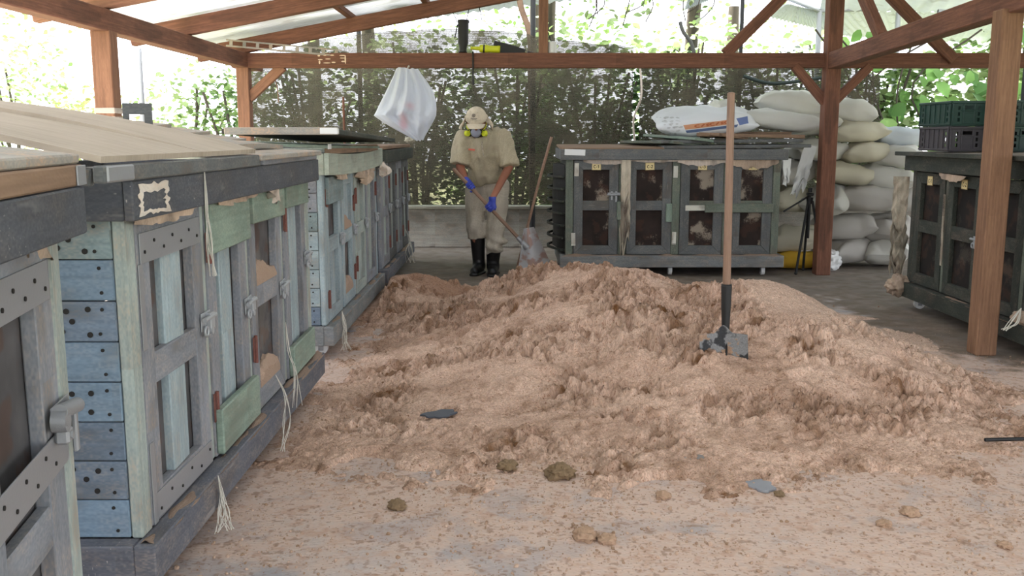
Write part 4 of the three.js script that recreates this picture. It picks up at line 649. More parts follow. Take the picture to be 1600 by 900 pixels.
// ------------------------------------------------------------------ spade standing in the heap
{
  const t = thing('spade', 'spade with a long wooden handle and black socket standing upright in the heap', 'spade', { pos: [1.075, 0.265, -4.64], rot: [-0.02, 0.1, 0.008] });
  part(t, 'handle', uvGrain(moved(new THREE.CylinderGeometry(0.0185, 0.02, 0.97, 20, 1), 0, 0.76, -0.01), 1), M.handle);
  part(t, 'handle_tip', new THREE.SphereGeometry(0.0185, 16, 8, 0, 6.2832, 0, Math.PI / 2), M.handle, { pos: [0, 1.244, -0.01], scale: [1, 0.35, 1] });
  part(t, 'socket', uvGrain(new THREE.LatheGeometry([[0.0, 0.31], [0.026, 0.31], [0.0265, 0.3], [0.024, 0.2], [0.02, 0.1], [0.018, 0.06]].map(([r, y]) => new THREE.Vector2(r, y)), 18), 1), M.black, { pos: [0, 0, -0.01] });
  const blade = slab(0.235, 0.31, 0.004, 24, 1, (x, y, z) => { const e = y > 0 ? 0.02 * (1 - Math.cos(clamp(1 - Math.abs(x) / 0.05) * Math.PI)) : -0.0; return [x, y + e * (y > 0 ? 1 : 0) - (y < 0 ? 0.03 * (1 - (x / 0.1175) ** 2) : 0), z + 0.03 * (x / 0.1175) ** 2]; }, 1);
  const bt = tex(256, (u, v) => { const a = fbm(u * 9 + 4, v * 9, 9, 4), b = vn(u * 90, v * 90, 90); return mix3(mix3([58, 60, 64], [140, 142, 144], sstep(0.36, 0.52, a)), [176, 140, 112], sstep(0.62, 0.7, fbm(u * 7 + 1, v * 7 + 3, 7, 4)) * 0.8).map((x) => x * (0.9 + 0.2 * b)); });
  bt.repeat.set(3, 3);
  part(t, 'blade', blade, mat(bt, { roughness: 0.7, metalness: 0.2 }), { pos: [-0.005, -0.085, 0.0], rot: [0.16, -0.35, 0.1] });
  part(t, 'blade_rib', board(0.012, 0.16, 0.012, 0.004, 1), M.black, { pos: [0.0, -0.02, 0.012], rot: [0.06, 0, 0] });
}
// ------------------------------------------------------------------ sacks
function pillow(L, W, T, seed, rows = 30, seg = 36) {         // filled woven sack, length along x, seams at both ends
  const pos = [], uv = [], idx = [], rand = mulberry(seed * 977 + 5), ph = rand() * 9;
  for (let i = 0; i <= rows; i++) { const u = -1 + 2 * i / rows, s = Math.sign(u) * Math.pow(Math.abs(u), 0.75), f = Math.pow(Math.max(0, 1 - Math.pow(Math.abs(s), 2.4)), 0.6), w = W * (0.86 + 0.14 * f), t = T * f + 0.006;
    for (let j = 0; j <= seg; j++) { const a = (j / seg) * Math.PI * 2, ca = Math.cos(a), sa = Math.sin(a), e = 0.8; let y = Math.sign(sa) * Math.pow(Math.abs(sa), e) * t / 2, z = Math.sign(ca) * Math.pow(Math.abs(ca), e) * w / 2, x = s * L / 2;
      const wr = 0.14 * T * Math.pow(Math.abs(s), 1.6) * Math.sin(ca * 8 + ph + s * 2) * (sa > 0 ? 1 : 0.6) * (1 - Math.abs(s) ** 10), lumps = (vn3(x * 5 + seed * 3.1, y * 4, z * 5 + seed) - 0.5) * 0.42 * T + (vn3(x * 13 + seed, y * 13, z * 13 + 5) - 0.5) * 0.16 * T;
      y += (wr + lumps * f) * (sa > 0 ? 1 : 0.7); if (y < -0.4 * T) y = -0.4 * T + (y + 0.4 * T) * 0.3; z += 0.03 * W * Math.sin(s * 5 + ph) ; x += 0.02 * L * Math.sin(z / W * 7 + ph) * Math.abs(s) ** 3;
      pos.push(x, y, z); uv.push(x, a * W * 0.3); } }
  const n = seg + 1; for (let i = 0; i < rows; i++) for (let j = 0; j < seg; j++) { const a = i * n + j; idx.push(a, a + 1, a + n, a + 1, a + n + 1, a + n); }
  for (const i of [0, rows]) { const c = pos.length / 3; pos.push((i ? 1 : -1) * L / 2, 0, 0); uv.push(0, 0); for (let j = 0; j < seg; j++) i ? idx.push(i * n + j, i * n + j + 1, c) : idx.push(i * n + j + 1, i * n + j, c); }
  const g = new THREE.BufferGeometry(); g.setAttribute('position', new THREE.Float32BufferAttribute(pos, 3)); g.setAttribute('uv', new THREE.Float32BufferAttribute(uv, 2)); g.setIndex(idx); g.computeVertexNormals();
  const nn = g.attributes.normal; for (let i = 0; i <= rows; i++) { const a = i * n, b = a + seg; for (const k of ['X', 'Y', 'Z']) { const m = (nn['get' + k](a) + nn['get' + k](b)) / 2; nn['set' + k](a, m); nn['set' + k](b, m); } }
  return g;
}
const sackGeo = [1, 2, 3, 4, 5, 6].map((s) => pillow(0.74, 0.5, 0.28, s));
const SK = { w: M.sackWhite, g: M.sackGrey, c: M.sackCream, b: M.sackBlueish };
let sackNo = 0;
function sack(x, y, z, L, W, T, yaw, m, label, { roll = 0, pitch = 0, name = 'filled_sack', group = 'filled sacks heaped behind the tall post' } = {}) {
  return single(name, sackGeo[sackNo++ % 6], m, label, 'sack', { pos: [x, y, z], rot: [pitch, yaw, roll], scale: [L / 0.74, 0.94 * T / 0.28, 0.9 * W / 0.5], group });
}
// [x, height of the middle, z, length, width, thickness, yaw]
[
  [3.42, 0.15, -9.62, 0.62, 0.52, 0.29, 0.5, 'g', 'grey-white sack lying on the floor just right of the tall post'],
  [3.80, 0.14, -9.55, 0.52, 0.48, 0.29, 1.3, 'w', 'white sack with a puckered end on the floor beside the torn cloth strip'],
  [2.80, 0.29, -9.45, 0.60, 0.46, 0.30, -0.15, 'c', 'yellowish cream sack leaning beside the end of the grey box, on the yellow sack'],
  [3.38, 0.40, -9.62, 0.64, 0.5, 0.27, -0.2, 'g', 'grey sack second from the floor right of the tall post'],
  [3.86, 0.38, -9.7, 0.6, 0.52, 0.3, 0.9, 'g', 'shaded sack second from the floor behind the torn strip'],
  [3.22, 0.66, -9.66, 0.55, 0.52, 0.3, 1.0, 'w', 'rounded sack half behind the tall post at the height of its middle'],
  [3.60, 0.68, -9.6, 0.66, 0.5, 0.30, -0.25, 'g', 'big plump sack in the middle of the heap, sloping down to the right'],
  [4.05, 0.66, -9.75, 0.6, 0.5, 0.28, 0.4, 'g', 'sack at the right end of the heap behind the dark box, middle height'],
  [3.36, 0.93, -9.66, 0.62, 0.5, 0.26, 0.2, 'c', 'cream sack above the plump one, right of the tall post'],
  [3.80, 0.89, -9.68, 0.60, 0.5, 0.27, -0.35, 'w', 'white sack with a greenish tint above the plump one at the right'],
  [2.85, 0.95, -9.75, 0.62, 0.52, 0.28, 0.5, 'g', 'crumpled grey sack left of the tall post above the tripod'],
  [2.86, 0.66, -9.78, 0.6, 0.52, 0.28, 0.2, 'c', 'tan sack left of the tall post behind the tripod'],
  [3.55, 1.14, -9.7, 0.56, 0.48, 0.24, 0.3, 'c', 'cream sack in the fourth layer right of the tall post'],
  [3.92, 1.10, -9.75, 0.55, 0.5, 0.24, -0.5, 'w', 'white sack in the fourth layer at the right end'],
  [3.10, 1.17, -9.7, 0.56, 0.5, 0.26, 0.1, 'w', 'white sack behind the tall post in the fourth layer'],
  [3.46, 1.35, -9.72, 0.66, 0.5, 0.25, 0.35, 'c', 'pale yellowish sack near the top, drooping to the right of the tall post'],
  [3.98, 1.30, -9.9, 0.6, 0.5, 0.25, 0.2, 'b', 'bluish white sack at the upper right end of the heap against the leaves'],
  [3.02, 1.42, -9.74, 0.6, 0.5, 0.26, -0.2, 'w', 'white sack directly below the topmost ones, left of the tall post'],
  [2.86, 1.62, -9.78, 0.72, 0.52, 0.3, -0.1, 'w', 'topmost big white sack left of the tall post'],
  [3.40, 1.56, -9.82, 0.62, 0.5, 0.26, -0.12, 'w', 'topmost white sack right of the tall post'],
].forEach(([x, y, z, L, W, T, yaw, k, label]) => sack(x, y, z, L, W, T, yaw, SK[k], label, { roll: rr(-0.16, 0.16), pitch: rr(-0.12, 0.12) }));
sack(2.82, 0.09, -9.38, 0.5, 0.4, 0.2, 0.1, M.yellowSack, 'bright yellow sack on the floor beside the end of the grey box', { name: 'yellow_sack', group: undefined });
sack(2.62, 1.45, -9.32, 0.78, 0.5, 0.22, -0.1, SK.w, 'soft white sack lying over the right end of the lids of the grey box', { group: 'sacks on the back box', roll: -0.1 });
sack(2.45, 1.50, -9.62, 0.6, 0.4, 0.16, 0.2, SK.b, 'bluish white sack behind the ones on the grey box', { group: 'sacks on the back box', roll: 0.05 });
sack(2.06, 1.53, -9.62, 0.36, 0.3, 0.22, 0.9, SK.w, 'small pointed sack end sticking up behind the printed sack', { group: 'sacks on the back box', roll: 0.5 });
{ // printed sack: white with an orange band of letters over a blue band
  const pr = canvasTex(1024, 1024, (c, w, h) => { c.fillStyle = '#dfe2e6'; c.fillRect(0, 0, w, h); c.save(); c.translate(0, 700); c.rotate(-0.1); const band = (x0, y0, x1, h, col) => { c.fillStyle = col; c.beginPath(); c.moveTo(x0, y0); c.lineTo(x1, y0 - 24); c.lineTo(x1 - 20, y0 + h - 24); c.lineTo(x0 + 10, y0 + h); c.closePath(); c.fill(); };
    band(240, -118, 760, 104, '#cf9470'); c.strokeStyle = '#b5623c'; c.lineWidth = 20; for (let k = 0; k < 7; k++) { const x = 380 + k * 52; c.beginPath(); k % 3 === 0 ? c.arc(x, -70 - k * 3, 26, 0.8, 5.4) : k % 3 === 1 ? (c.moveTo(x - 18, -46 - k * 3), c.lineTo(x + 16, -96 - k * 3)) : (c.moveTo(x + 16, -94 - k * 3), c.quadraticCurveTo(x - 26, -78 - k * 3, x, -68 - k * 3), c.quadraticCurveTo(x + 22, -58 - k * 3, x - 16, -46 - k * 3)); c.stroke(); }
    band(250, 2, 800, 60, '#5a6c92'); band(800, -150, 930, 150, '#6474a4'); c.restore(); c.fillStyle = '#8fa3c4'; c.font = '30px sans-serif'; for (let k = 0; k < 26; k++) { c.globalAlpha = 0.35; c.fillStyle = k % 3 ? '#9a9c98' : '#7d7f7c'; c.beginPath(); c.ellipse(40 + (k * 37) % 170, 380 + (k * 71) % 420, 10 + (k * 7) % 24, 6 + (k * 5) % 16, k, 0, 7); c.fill(); } c.globalAlpha = 1; });
  const g = pillow(0.95, 0.5, 0.24, 11); const p = g.attributes.position, uv = g.attributes.uv; for (let i = 0; i < p.count; i++) uv.setXY(i, p.getX(i) / 0.95 + 0.5, 0.5 + p.getY(i) * 2.2 - p.getZ(i) * 0.6);
  single('printed_sack', g, mat(pr, { roughness: 0.65, bumpMap: clothBump, bumpScale: 0.002 }), 'white printed sack with an orange band and blue stripe on the back box', 'sack', { pos: [1.86, 1.45, -9.25], rot: [0.3, 0.06, 0.03] });
}
function rag(w, h, seed, amp = 0.03, nx = 20, ny = 14) {      // crumpled cloth hanging in the xy plane, top edge at y = 0
  const g = new THREE.PlaneGeometry(w, h, nx, ny), p = g.attributes.position, uv = g.attributes.uv;
  for (let i = 0; i < p.count; i++) { const x = p.getX(i), y = p.getY(i) - h / 2, t = -y / h, e = 0.35 * h * (vn(x * 16 / Math.max(w, 0.2) + seed, seed * 3) - 0.4) * t; const dr = w > 2 * h ? 0.3 + 0.7 * Math.max(0, Math.cos(x / w * 2.9)) : 1; p.setXYZ(i, x + 0.02 * (vn(y * 20 + seed, x * 9) - 0.5) * t, y * dr + e * dr, amp * (vn(x * 30 + seed, y * 22) - 0.5) * (0.3 + t) + 0.4 * amp * Math.sin(x * 40 + seed) * t); uv.setXY(i, x + seed, y); }
  g.computeVertexNormals(); const back = g.clone(), bp = back.attributes.position, bn = g.attributes.normal; for (let i = 0; i < bp.count; i++) bp.setXYZ(i, bp.getX(i) - bn.getX(i) * 0.0025, bp.getY(i) - bn.getY(i) * 0.0025, bp.getZ(i) - bn.getZ(i) * 0.0025); const id = back.index.array; for (let i = 0; i < id.length; i += 3) { const t = id[i]; id[i] = id[i + 1]; id[i + 1] = t; } back.computeVertexNormals();
  return merge([g, back]);
}
const cloths = [
  ['tan torn cloth hanging from under the rim of the nearest box', 0.34, 0.075, M.rag, [-1.00, 1.115, -2.0], 1.745, 0.03],
  ['thin tan liner edge peeping out under the black rim of the second box', 0.55, 0.035, M.rag, [-0.992, 1.092, -2.75], 1.571, 0.015],
  ['pale crumpled cloth tuft under the black rim at the far end of the second box', 0.3, 0.075, M.ragPale, [-0.992, 1.10, -3.95], 1.571, 0.05],
  ['tan cloth edge along the black rim at the third door of the second box', 0.55, 0.03, M.rag, [-0.99, 1.092, -3.45], 1.571, 0.015],
  ['brown torn cloth sagging below the light green rim board', 0.7, 0.12, M.rag, [-1.05, 1.085, -6.9], 1.571, 0.05],
  ['tan cloth below the near end of the light green rim board', 0.5, 0.05, M.rag, [-1.05, 1.085, -5.9], 1.571, 0.02],
  ['white rag bundle where the pale rim board meets the dark rim', 0.26, 0.12, M.ragPale, [-1.04, 1.10, -7.72], 1.571, 0.09],
  ['beige cloth drooping over door C-1 of the back box', 0.42, 0.05, M.ragPale, [0.87, 1.09, -8.81], 0, 0.02],
  ['narrow pale cloth edge above door C-2 of the back box', 0.45, 0.022, M.ragPale, [1.32, 1.088, -8.81], 0, 0.012],
  ['pale cloth drooping over door C-3 of the back box', 0.44, 0.06, M.ragPale, [1.76, 1.09, -8.81], 0, 0.02],
  ['broad beige cloth hanging over door C-4 of the back box', 0.5, 0.085, M.rag, [2.22, 1.09, -8.81], 0, 0.035],
  ['long stained strip of cloth hanging between doors C-1 and C-2 of the back box', 0.09, 0.82, M.ragStained, [1.055, 1.09, -8.79], 0, 0.04],
  ['long dirty white strip of torn cloth hanging at the far corner of the dark box', 0.12, 0.80, M.ragStained, [3.0, 1.0, -7.31], -0.7, 0.11],
  ['brown cloth tucked over the near door of the dark box at the right edge', 0.36, 0.12, M.rag, [3.0, 1.05, -5.35], -1.571, 0.03],
  ['tan cloth edge above the third door of the dark box', 0.4, 0.05, M.rag, [3.01, 1.045, -6.5], -1.571, 0.02],
];
cloths.forEach(([label, w, h, m, pos, ry, amp], i) => single('torn_cloth', rag(w, h, i * 5.7 + 2, amp, Math.max(8, Math.round(w / 0.02)), Math.max(6, Math.round(h / 0.02))), m, label, 'cloth', { pos, rot: [0.02, ry, 0] }));
const bundle = (r, seed) => { const g = clod(r, seed); g.scale(1, 1.4, 0.8); return g; };
single('rag_bundle', bundle(0.11, 4), M.rag, 'crumpled brown rag bundle at the foot of the far corner of the dark box', 'cloth', { pos: [3.0, 0.17, -7.22], rot: [0, 0.4, 0.2] });
single('rag_bundle', bundle(0.05, 8), M.rag, 'crumpled pale rag on the base rail of the dark box behind the brown post', 'cloth', { pos: [2.97, 0.26, -5.42] });
single('crumpled_sheet', bundle(0.15, 12), M.whitePlastic, 'crumpled whitish plastic sheet on the floor at the foot of the tall post', 'sheet', { pos: [3.12, 0.10, -9.22], rot: [0, 0.7, 0], scale: [1.3, 0.9, 0.8] });
single('plastic_strip', rag(0.12, 0.5, 31, 0.05, 8, 20), M.whitePlastic, 'thin white plastic strip hanging above the tripod', 'strip', { pos: [2.93, 1.22, -9.35], rot: [0, 0, -0.25] });
single('white_bag', rag(0.1, 0.24, 47, 0.06, 8, 14), M.whitePlastic, 'little white bag hanging at the right upper corner of the grey box', 'bag', { pos: [2.575, 1.1, -8.9], rot: [0, 0.4, 0] });
// frayed strings
const fray = (pts, n, r, spread) => { const l = []; for (let k = 0; k < n; k++) l.push(tube(pts.map(([x, y, z], i) => [x + rr(-1, 1) * spread * i / pts.length, y, z + rr(-1, 1) * spread * i / pts.length]), r, 20, 4)); return merge(l); };
[['frayed white string bunch hanging from the base of the second box', [[-0.955, 0.215, -2.93], [-0.95, 0.14, -2.95], [-0.945, 0.08, -2.94], [-0.95, 0.015, -2.95]], 14, 0.0014, 0.035],
  ['thin pale green string hanging down from the black rim of the second box', [[-0.965, 1.2, -2.98], [-0.963, 1.08, -2.98], [-0.96, 0.98, -2.985], [-0.962, 0.86, -2.99]], 7, 0.0012, 0.02],
  ['white string curled over the base rail below the third door of the second box', [[-0.965, 0.34, -3.75], [-0.94, 0.24, -3.8], [-0.93, 0.14, -3.76], [-0.94, 0.03, -3.7]], 4, 0.0014, 0.03],
  ['white string hanging below the last door of the second box', [[-0.99, 0.5, -4.05], [-0.985, 0.36, -4.08], [-0.96, 0.26, -4.1], [-0.955, 0.12, -4.05]], 5, 0.0014, 0.03],
  ['frayed tan string at the near lower corner of the pale blue box', [[-1.03, 0.26, -5.62], [-1.02, 0.18, -5.63], [-1.015, 0.1, -5.62], [-1.01, 0.02, -5.63]], 9, 0.0016, 0.04],
  ['tangle of white string on the base of the hindmost left box', [[-1.03, 0.42, -9.1], [-1.0, 0.3, -9.2], [-1.0, 0.2, -9.1], [-0.99, 0.08, -9.2]], 7, 0.002, 0.07],
  ['white strings sticking out beside the brown post at the right', [[2.95, 0.32, -5.38], [2.88, 0.24, -5.33], [2.83, 0.2, -5.36]], 6, 0.003, 0.08],
].forEach(([label, pts, n, r, s]) => single('frayed_string', fray(pts, n, r, s), M.string, label, 'string'));

// ------------------------------------------------------------------ crates on the dark box
function crate(x, y, z, m, label, yaw = 0) {
  const w = 0.27, d = 0.5, h = 0.172, t = thing('plastic_crate', label, 'crate', { pos: [x, y, z], rot: [0, yaw, 0], group: 'crates stacked on the dark box' });
  part(t, 'floor', board(w - 0.02, 0.008, d - 0.02, 0.002), m, { pos: [0, 0.008, 0] });
  const wall = (len, rot, px, pz, handle) => { const s = new THREE.Shape(); s.moveTo(-len / 2, 0); s.lineTo(len / 2, 0); s.lineTo(len / 2, h); s.lineTo(-len / 2, h); s.closePath();
    const cut = (a, b, c, e) => { const q = new THREE.Path(); q.moveTo(a, b); q.lineTo(c, b); q.lineTo(c, e); q.lineTo(a, e); q.closePath(); s.holes.push(q); };
    if (handle) cut(-0.045, 0.115, 0.045, 0.14);
    for (let k = -1; k <= 1; k += 2) for (let q = 0; q < 3; q++) cut(k * (len / 2 - 0.055) - 0.008, 0.03 + q * 0.04, k * (len / 2 - 0.055) + 0.008, 0.055 + q * 0.04);
    part(t, 'wall', uvGrain(new THREE.ExtrudeGeometry(s, { depth: 0.005, bevelEnabled: false }), 0), m, { pos: [px, 0, pz], rot: [0, rot, 0] });
    const l = []; const n = handle ? 4 : 7; for (let i = 0; i < n; i++) l.push(moved(board(0.009, h - 0.02, 0.008, 0.002), -len / 2 + 0.012 + (i / (n - 1)) * (len - 0.024), h / 2, 0.008)); l.push(moved(board(len, 0.018, 0.014, 0.003), 0, h - 0.009, 0.009), moved(board(len, 0.012, 0.01, 0.003), 0, 0.012, 0.008)); if (handle) l.push(moved(board(0.11, 0.008, 0.01, 0.002), 0, 0.108, 0.008), moved(board(0.09, 0.05, 0.004, 0.001), 0, 0.06, 0.007));
    part(t, 'ribs', merge(l), m, { pos: [px, 0, pz], rot: [0, rot, 0] }); };
  wall(w - 0.02, 0, 0, d / 2 - 0.015, true); wall(w - 0.02, Math.PI, 0, -d / 2 + 0.015, true); wall(d - 0.02, Math.PI / 2, w / 2 - 0.015, 0, false); wall(d - 0.02, -Math.PI / 2, -w / 2 + 0.015, 0, false);
  return t;
}
const cy = 1.2;
crate(3.17, cy, -6.9, M.crateGrey, 'grey plastic crate at the bottom of the left stack on the dark box'); crate(3.165, cy + 0.175, -6.9, M.crateGreen, 'dark green crate on top of the grey one in the left stack', 0.03);
crate(3.5, cy, -6.75, M.crateGreen, 'lower green crate of the stack just left of the brown post'); crate(3.5, cy + 0.175, -6.75, M.crateGreen, 'upper green crate of the stack just left of the brown post', -0.02);
crate(3.46, cy, -5.92, M.crateGreen, 'lower green crate at the right edge of the picture, behind the brown post'); crate(3.46, cy + 0.175, -5.92, M.crateGreen, 'upper green crate at the right edge of the picture, behind the brown post', 0.02);

// ------------------------------------------------------------------ hanging bag, things on the cross beam, tripod, leaning stick
{
  const Ys = [1.92, 1.86, 1.78, 1.7, 1.62, 1.55, 1.5, 1.44, 1.38, 1.32, 1.27], Lx = [-1.06, -1.085, -1.125, -1.165, -1.21, -1.245, -1.275, -1.19, -1.09, -0.985, -0.89], Rx = [-0.86, -0.82, -0.765, -0.72, -0.70, -0.695, -0.70, -0.73, -0.765, -0.80, -0.825], Dp = [0.012, 0.03, 0.06, 0.085, 0.105, 0.115, 0.115, 0.11, 0.09, 0.06, 0.02], seg = 56, rows = 60, pos = [], col = [], uv = [], idx = [];
  const at = (a, t) => { const f = t * (a.length - 1), i = Math.min(a.length - 2, Math.floor(f)); return lerp(a[i], a[i + 1], f - i); };
  for (let i = 0; i <= rows; i++) { const t = i / rows, l = at(Lx, t), r = at(Rx, t), d = at(Dp, t), y = at(Ys, t);
    for (let j = 0; j <= seg; j++) { const a = j / seg * 6.2832, ca = Math.cos(a), sa = Math.sin(a), fold = 1 + (0.8 * (1 - t) * Math.sin(ca * 13 + 2) + 0.9 * (vn(ca * 5 + 9, t * 5) - 0.5) + 0.3 * (vn(ca * 12 + 4, t * 13 + ca * 3) - 0.5)) * 0.9; const x = (l + r) / 2 + ca * (r - l) / 2; pos.push(x, y + 0.02 * (vn(ca * 4, t * 3) - 0.5), sa * d * fold); uv.push(x, y);
      const pink = Math.max(0, 1 - Math.hypot((x + 0.99) / 0.05, (y - 1.44) / 0.1)) + 0.6 * Math.max(0, 1 - Math.hypot((x + 0.93) / 0.05, (y - 1.58) / 0.05)); col.push(0.86, lerp(0.88, 0.6, clamp(pink * 1.6)), lerp(0.92, 0.64, clamp(pink * 1.6))); } }
  const n = seg + 1; for (let i = 0; i < rows; i++) for (let j = 0; j < seg; j++) { const a = i * n + j; idx.push(a, a + n, a + 1, a + 1, a + n, a + n + 1); }
  const g = new THREE.BufferGeometry(); g.setAttribute('position', new THREE.Float32BufferAttribute(pos, 3)); g.setAttribute('uv', new THREE.Float32BufferAttribute(uv, 2)); g.setAttribute('color', new THREE.Float32BufferAttribute(col, 3)); g.setIndex(idx); g.computeVertexNormals();
  const t = thing('plastic_bag', 'white translucent plastic bag with something pink inside hanging from the cross beam', 'bag', { pos: [0, 0, -8.85] });
  part(t, 'film', g, new THREE.MeshPhysicalMaterial({ color: 0xf2f4f8, vertexColors: true, roughness: 0.75, transmission: 0.35, thickness: 0, side: THREE.DoubleSide }));
  part(t, 'tie_cord', tube([[-0.96, 1.91, 0], [-0.95, 1.94, -0.02], [-0.95, 1.945, -0.06], [-0.95, 1.94, -0.12]], 0.006, 16, 6), M.string);
}
{
  const t = thing('black_tube', 'black ribbed tube standing on end on the cross beam with a wire loop', 'tube', { pos: [-0.455, YB + 0.068, -9.0], rot: [0, 0, -0.02] });
  part(t, 'tube_body', new THREE.LatheGeometry([[0, 0.3], [0.052, 0.3], [0.055, 0.29], [0.055, 0.275], [0.05, 0.272], [0.05, 0.17], [0.047, 0.165], [0.05, 0.16], [0.048, 0.09], [0.036, 0.06], [0.034, 0.02], [0.04, 0], [0, 0]].map(([r, y]) => new THREE.Vector2(r, y)), 24), M.black);
  part(t, 'wire_loop', tube([[-0.045, 0.28, 0], [-0.08, 0.12, 0.03], [-0.06, 0.28, 0.02], [-0.14, 0.42, 0], [-0.2, 0.5, 0]], 0.004, 30, 5), M.black);
  part(t, 'cord', tube([[0.03, 0.3, 0], [0.06, 0.42, 0.0], [0.11, 0.48, 0], [0.16, 0.36, 0.02], [0.17, 0.3, 0.02]], 0.004, 30, 5), M.black);
  const y = thing('torch', 'bright yellow torch lying on the cross beam', 'torch', { pos: [-0.21, YB + 0.105, -8.99], rot: [0, 0, -0.05] });
  part(y, 'torch_body', uvGrain(new THREE.LatheGeometry([[0, -0.09], [0.034, -0.09], [0.036, -0.08], [0.036, -0.02], [0.032, 0.0], [0.032, 0.07], [0.036, 0.08], [0.036, 0.1], [0, 0.1]].map(([r, q]) => new THREE.Vector2(r, q)), 20).rotateZ(-Math.PI / 2), 0), M.yellow);
  part(y, 'nozzle', cyl(0.014, 0.02, 0.06, 12).rotateZ(Math.PI / 2), M.yellow, { pos: [-0.12, 0, 0] }); part(y, 'nozzle_tip', cyl(0.018, 0.012, 0.03, 12).rotateZ(Math.PI / 2), M.yellow, { pos: [-0.16, 0, 0] }); part(y, 'band', cyl(0.0375, 0.0375, 0.014, 20).rotateZ(Math.PI / 2), M.black, { pos: [-0.05, 0, 0] });
  const b = thing('black_tool_case', 'tapered black plastic tool housing lying behind the yellow torch on the cross beam', 'tool', { pos: [-0.03, YB + 0.10, -9.035], rot: [0, 0.1, -0.22] });
  part(b, 'housing', slab(0.3, 0.1, 0.05, 8, 1, (x, q, z) => [x, q * lerp(0.55, 1, x > 0 ? 1 - x / 0.3 : 1) - 0.0, z]), M.black); part(b, 'grip', board(0.12, 0.05, 0.04, 0.01), M.black, { pos: [0.12, -0.02, 0.0], rot: [0, 0, 0.2] }); part(b, 'end_cap', cyl(0.045, 0.045, 0.05, 16).rotateZ(Math.PI / 2), M.linerBlack, { pos: [0.2, -0.012, 0] });
  const cup = thing('white_cup', 'small pale cup on the cross beam beside the slim strut', 'cup', { pos: [0.375, YB + 0.068, -9.0] });
  part(cup, 'cup_body', new THREE.LatheGeometry([[0, 0], [0.036, 0], [0.037, 0.005], [0.038, 0.1], [0.03, 0.105], [0.0, 0.107]].map(([r, q]) => new THREE.Vector2(r, q)), 20), M.whitePlastic); part(cup, 'wick', tube([[-0.01, 0.105, 0], [-0.03, 0.15, 0], [-0.04, 0.19, 0]], 0.005, 8, 5), M.black);
  const w = thing('hanging_wire', 'dark wire wrapped round the cross beam with its end hanging down', 'wire'); part(w, 'wire', tube([[-0.36, YB + 0.073, -8.93], [-0.36, YB + 0.06, -8.937], [-0.36, YB - 0.068, -8.937], [-0.362, YB - 0.12, -8.94], [-0.36, YB - 0.19, -8.94]], 0.008, 24, 6), M.black); part(w, 'plug', cyl(0.014, 0.01, 0.045, 10), M.black, { pos: [-0.36, YB - 0.2, -8.94] });
  const s = thing('slotted_strip', 'pale slotted strip lying along the left end of the cross beam', 'strip', { pos: [-2.1, YB + 0.105, -8.93], rot: [0, 0.05, -0.085] });
  part(s, 'edge_strip', board(1.05, 0.014, 0.012, 0.002), M.dustyGrey, { pos: [0, 0.03, 0] }); part(s, 'edge_strip', board(1.05, 0.016, 0.012, 0.002), M.dustyGrey, { pos: [0, -0.022, 0] }); for (let k = 0; k < 9; k++) part(s, 'rung', board(0.03, 0.05, 0.01, 0.002), M.dustyGrey, { pos: [-0.48 + k * 0.12, 0.004, 0] });
  // pale rubbed marks on the beam
  const mk = canvasTex(256, 128, (c, W, H) => { c.clearRect(0, 0, W, H); c.fillStyle = '#e9cdb2'; for (const [x, y, a, b] of [[8, 14, 22, 16], [56, 14, 24, 10], [110, 12, 34, 12], [10, 52, 40, 12], [70, 48, 44, 9], [16, 66, 14, 34], [52, 84, 62, 10], [120, 78, 34, 12], [186, 14, 52, 12], [228, 14, 12, 84], [190, 40, 44, 8], [200, 68, 34, 14]]) { c.beginPath(); c.ellipse(x + a / 2, y + b / 2, a / 2, b / 2, 0, 0, 7); c.fill(); } });
  const mg = new THREE.PlaneGeometry(0.29, 0.125); single('beam_marks', mg, mat(mk, { transparent: true, alphaTest: 0.5, polygonOffset: true, polygonOffsetFactor: -1 }), 'pale scribbled marks on the left part of the cross beam', 'marks', { pos: [-1.66, YB, -8.9435] });
}
{
  const t = thing('camera_tripod', 'small black folding tripod standing before the sacks', 'tripod', { pos: [2.84, 0, -9.02] });
  part(t, 'column', cyl(0.012, 0.012, 0.42, 12), M.black, { pos: [0, 0.55, 0] }); part(t, 'hub', merge([moved(cyl(0.032, 0.026, 0.06, 14), 0, 0.70, 0), moved(board(0.06, 0.03, 0.06, 0.008), 0, 0.76, 0), moved(cyl(0.02, 0.02, 0.04, 12), 0, 0.80, 0)]), M.black);
  for (const [x, z] of [[-0.13, 0.1], [0.15, 0.08], [0.02, -0.17]]) { addBar(t, 'leg', [x * 0.14, 0.70, z * 0.14], [x, 0.02, z], 0.022, 0.022, M.black); part(t, 'foot', new THREE.SphereGeometry(0.016, 10, 8), M.black, { pos: [x, 0.016, z] }); }
  addBar(t, 'pan_handle', [0, 0.75, 0], [-0.27, 0.60, 0.08], 0.016, 0.016, M.black);
}
single('leaning_stick', tube([[0.36, 1.30, -8.70], [0.25, 0.9, -8.72], [0.14, 0.46, -8.74], [0.03, 0.01, -8.76]], 0.013, 20, 8), M.handle, 'thin wooden stick leaning against the left side of the grey box', 'stick');
single('hanging_twig', tube([[-2.22, 1.92, -9.05], [-2.22, 1.84, -9.04], [-2.2, 1.76, -9.03], [-2.19, 1.62, -9.02]], 0.006, 12, 5), M.handle, 'brown twig hanging below the left part of the cross beam', 'twig');
single('thin_stake', cyl(0.012, 0.014, 1.72, 8), M.beam, 'thin reddish stake standing upright behind the left lids before the net', 'stake', { pos: [-1.78, 0.86, -10.15] });
single('pale_stone', clod(0.05, 21), M.sackCream, 'small pale round lump on the hindmost left lid below the bag', 'stone', { pos: [-1.02, 1.27, -9.5] });
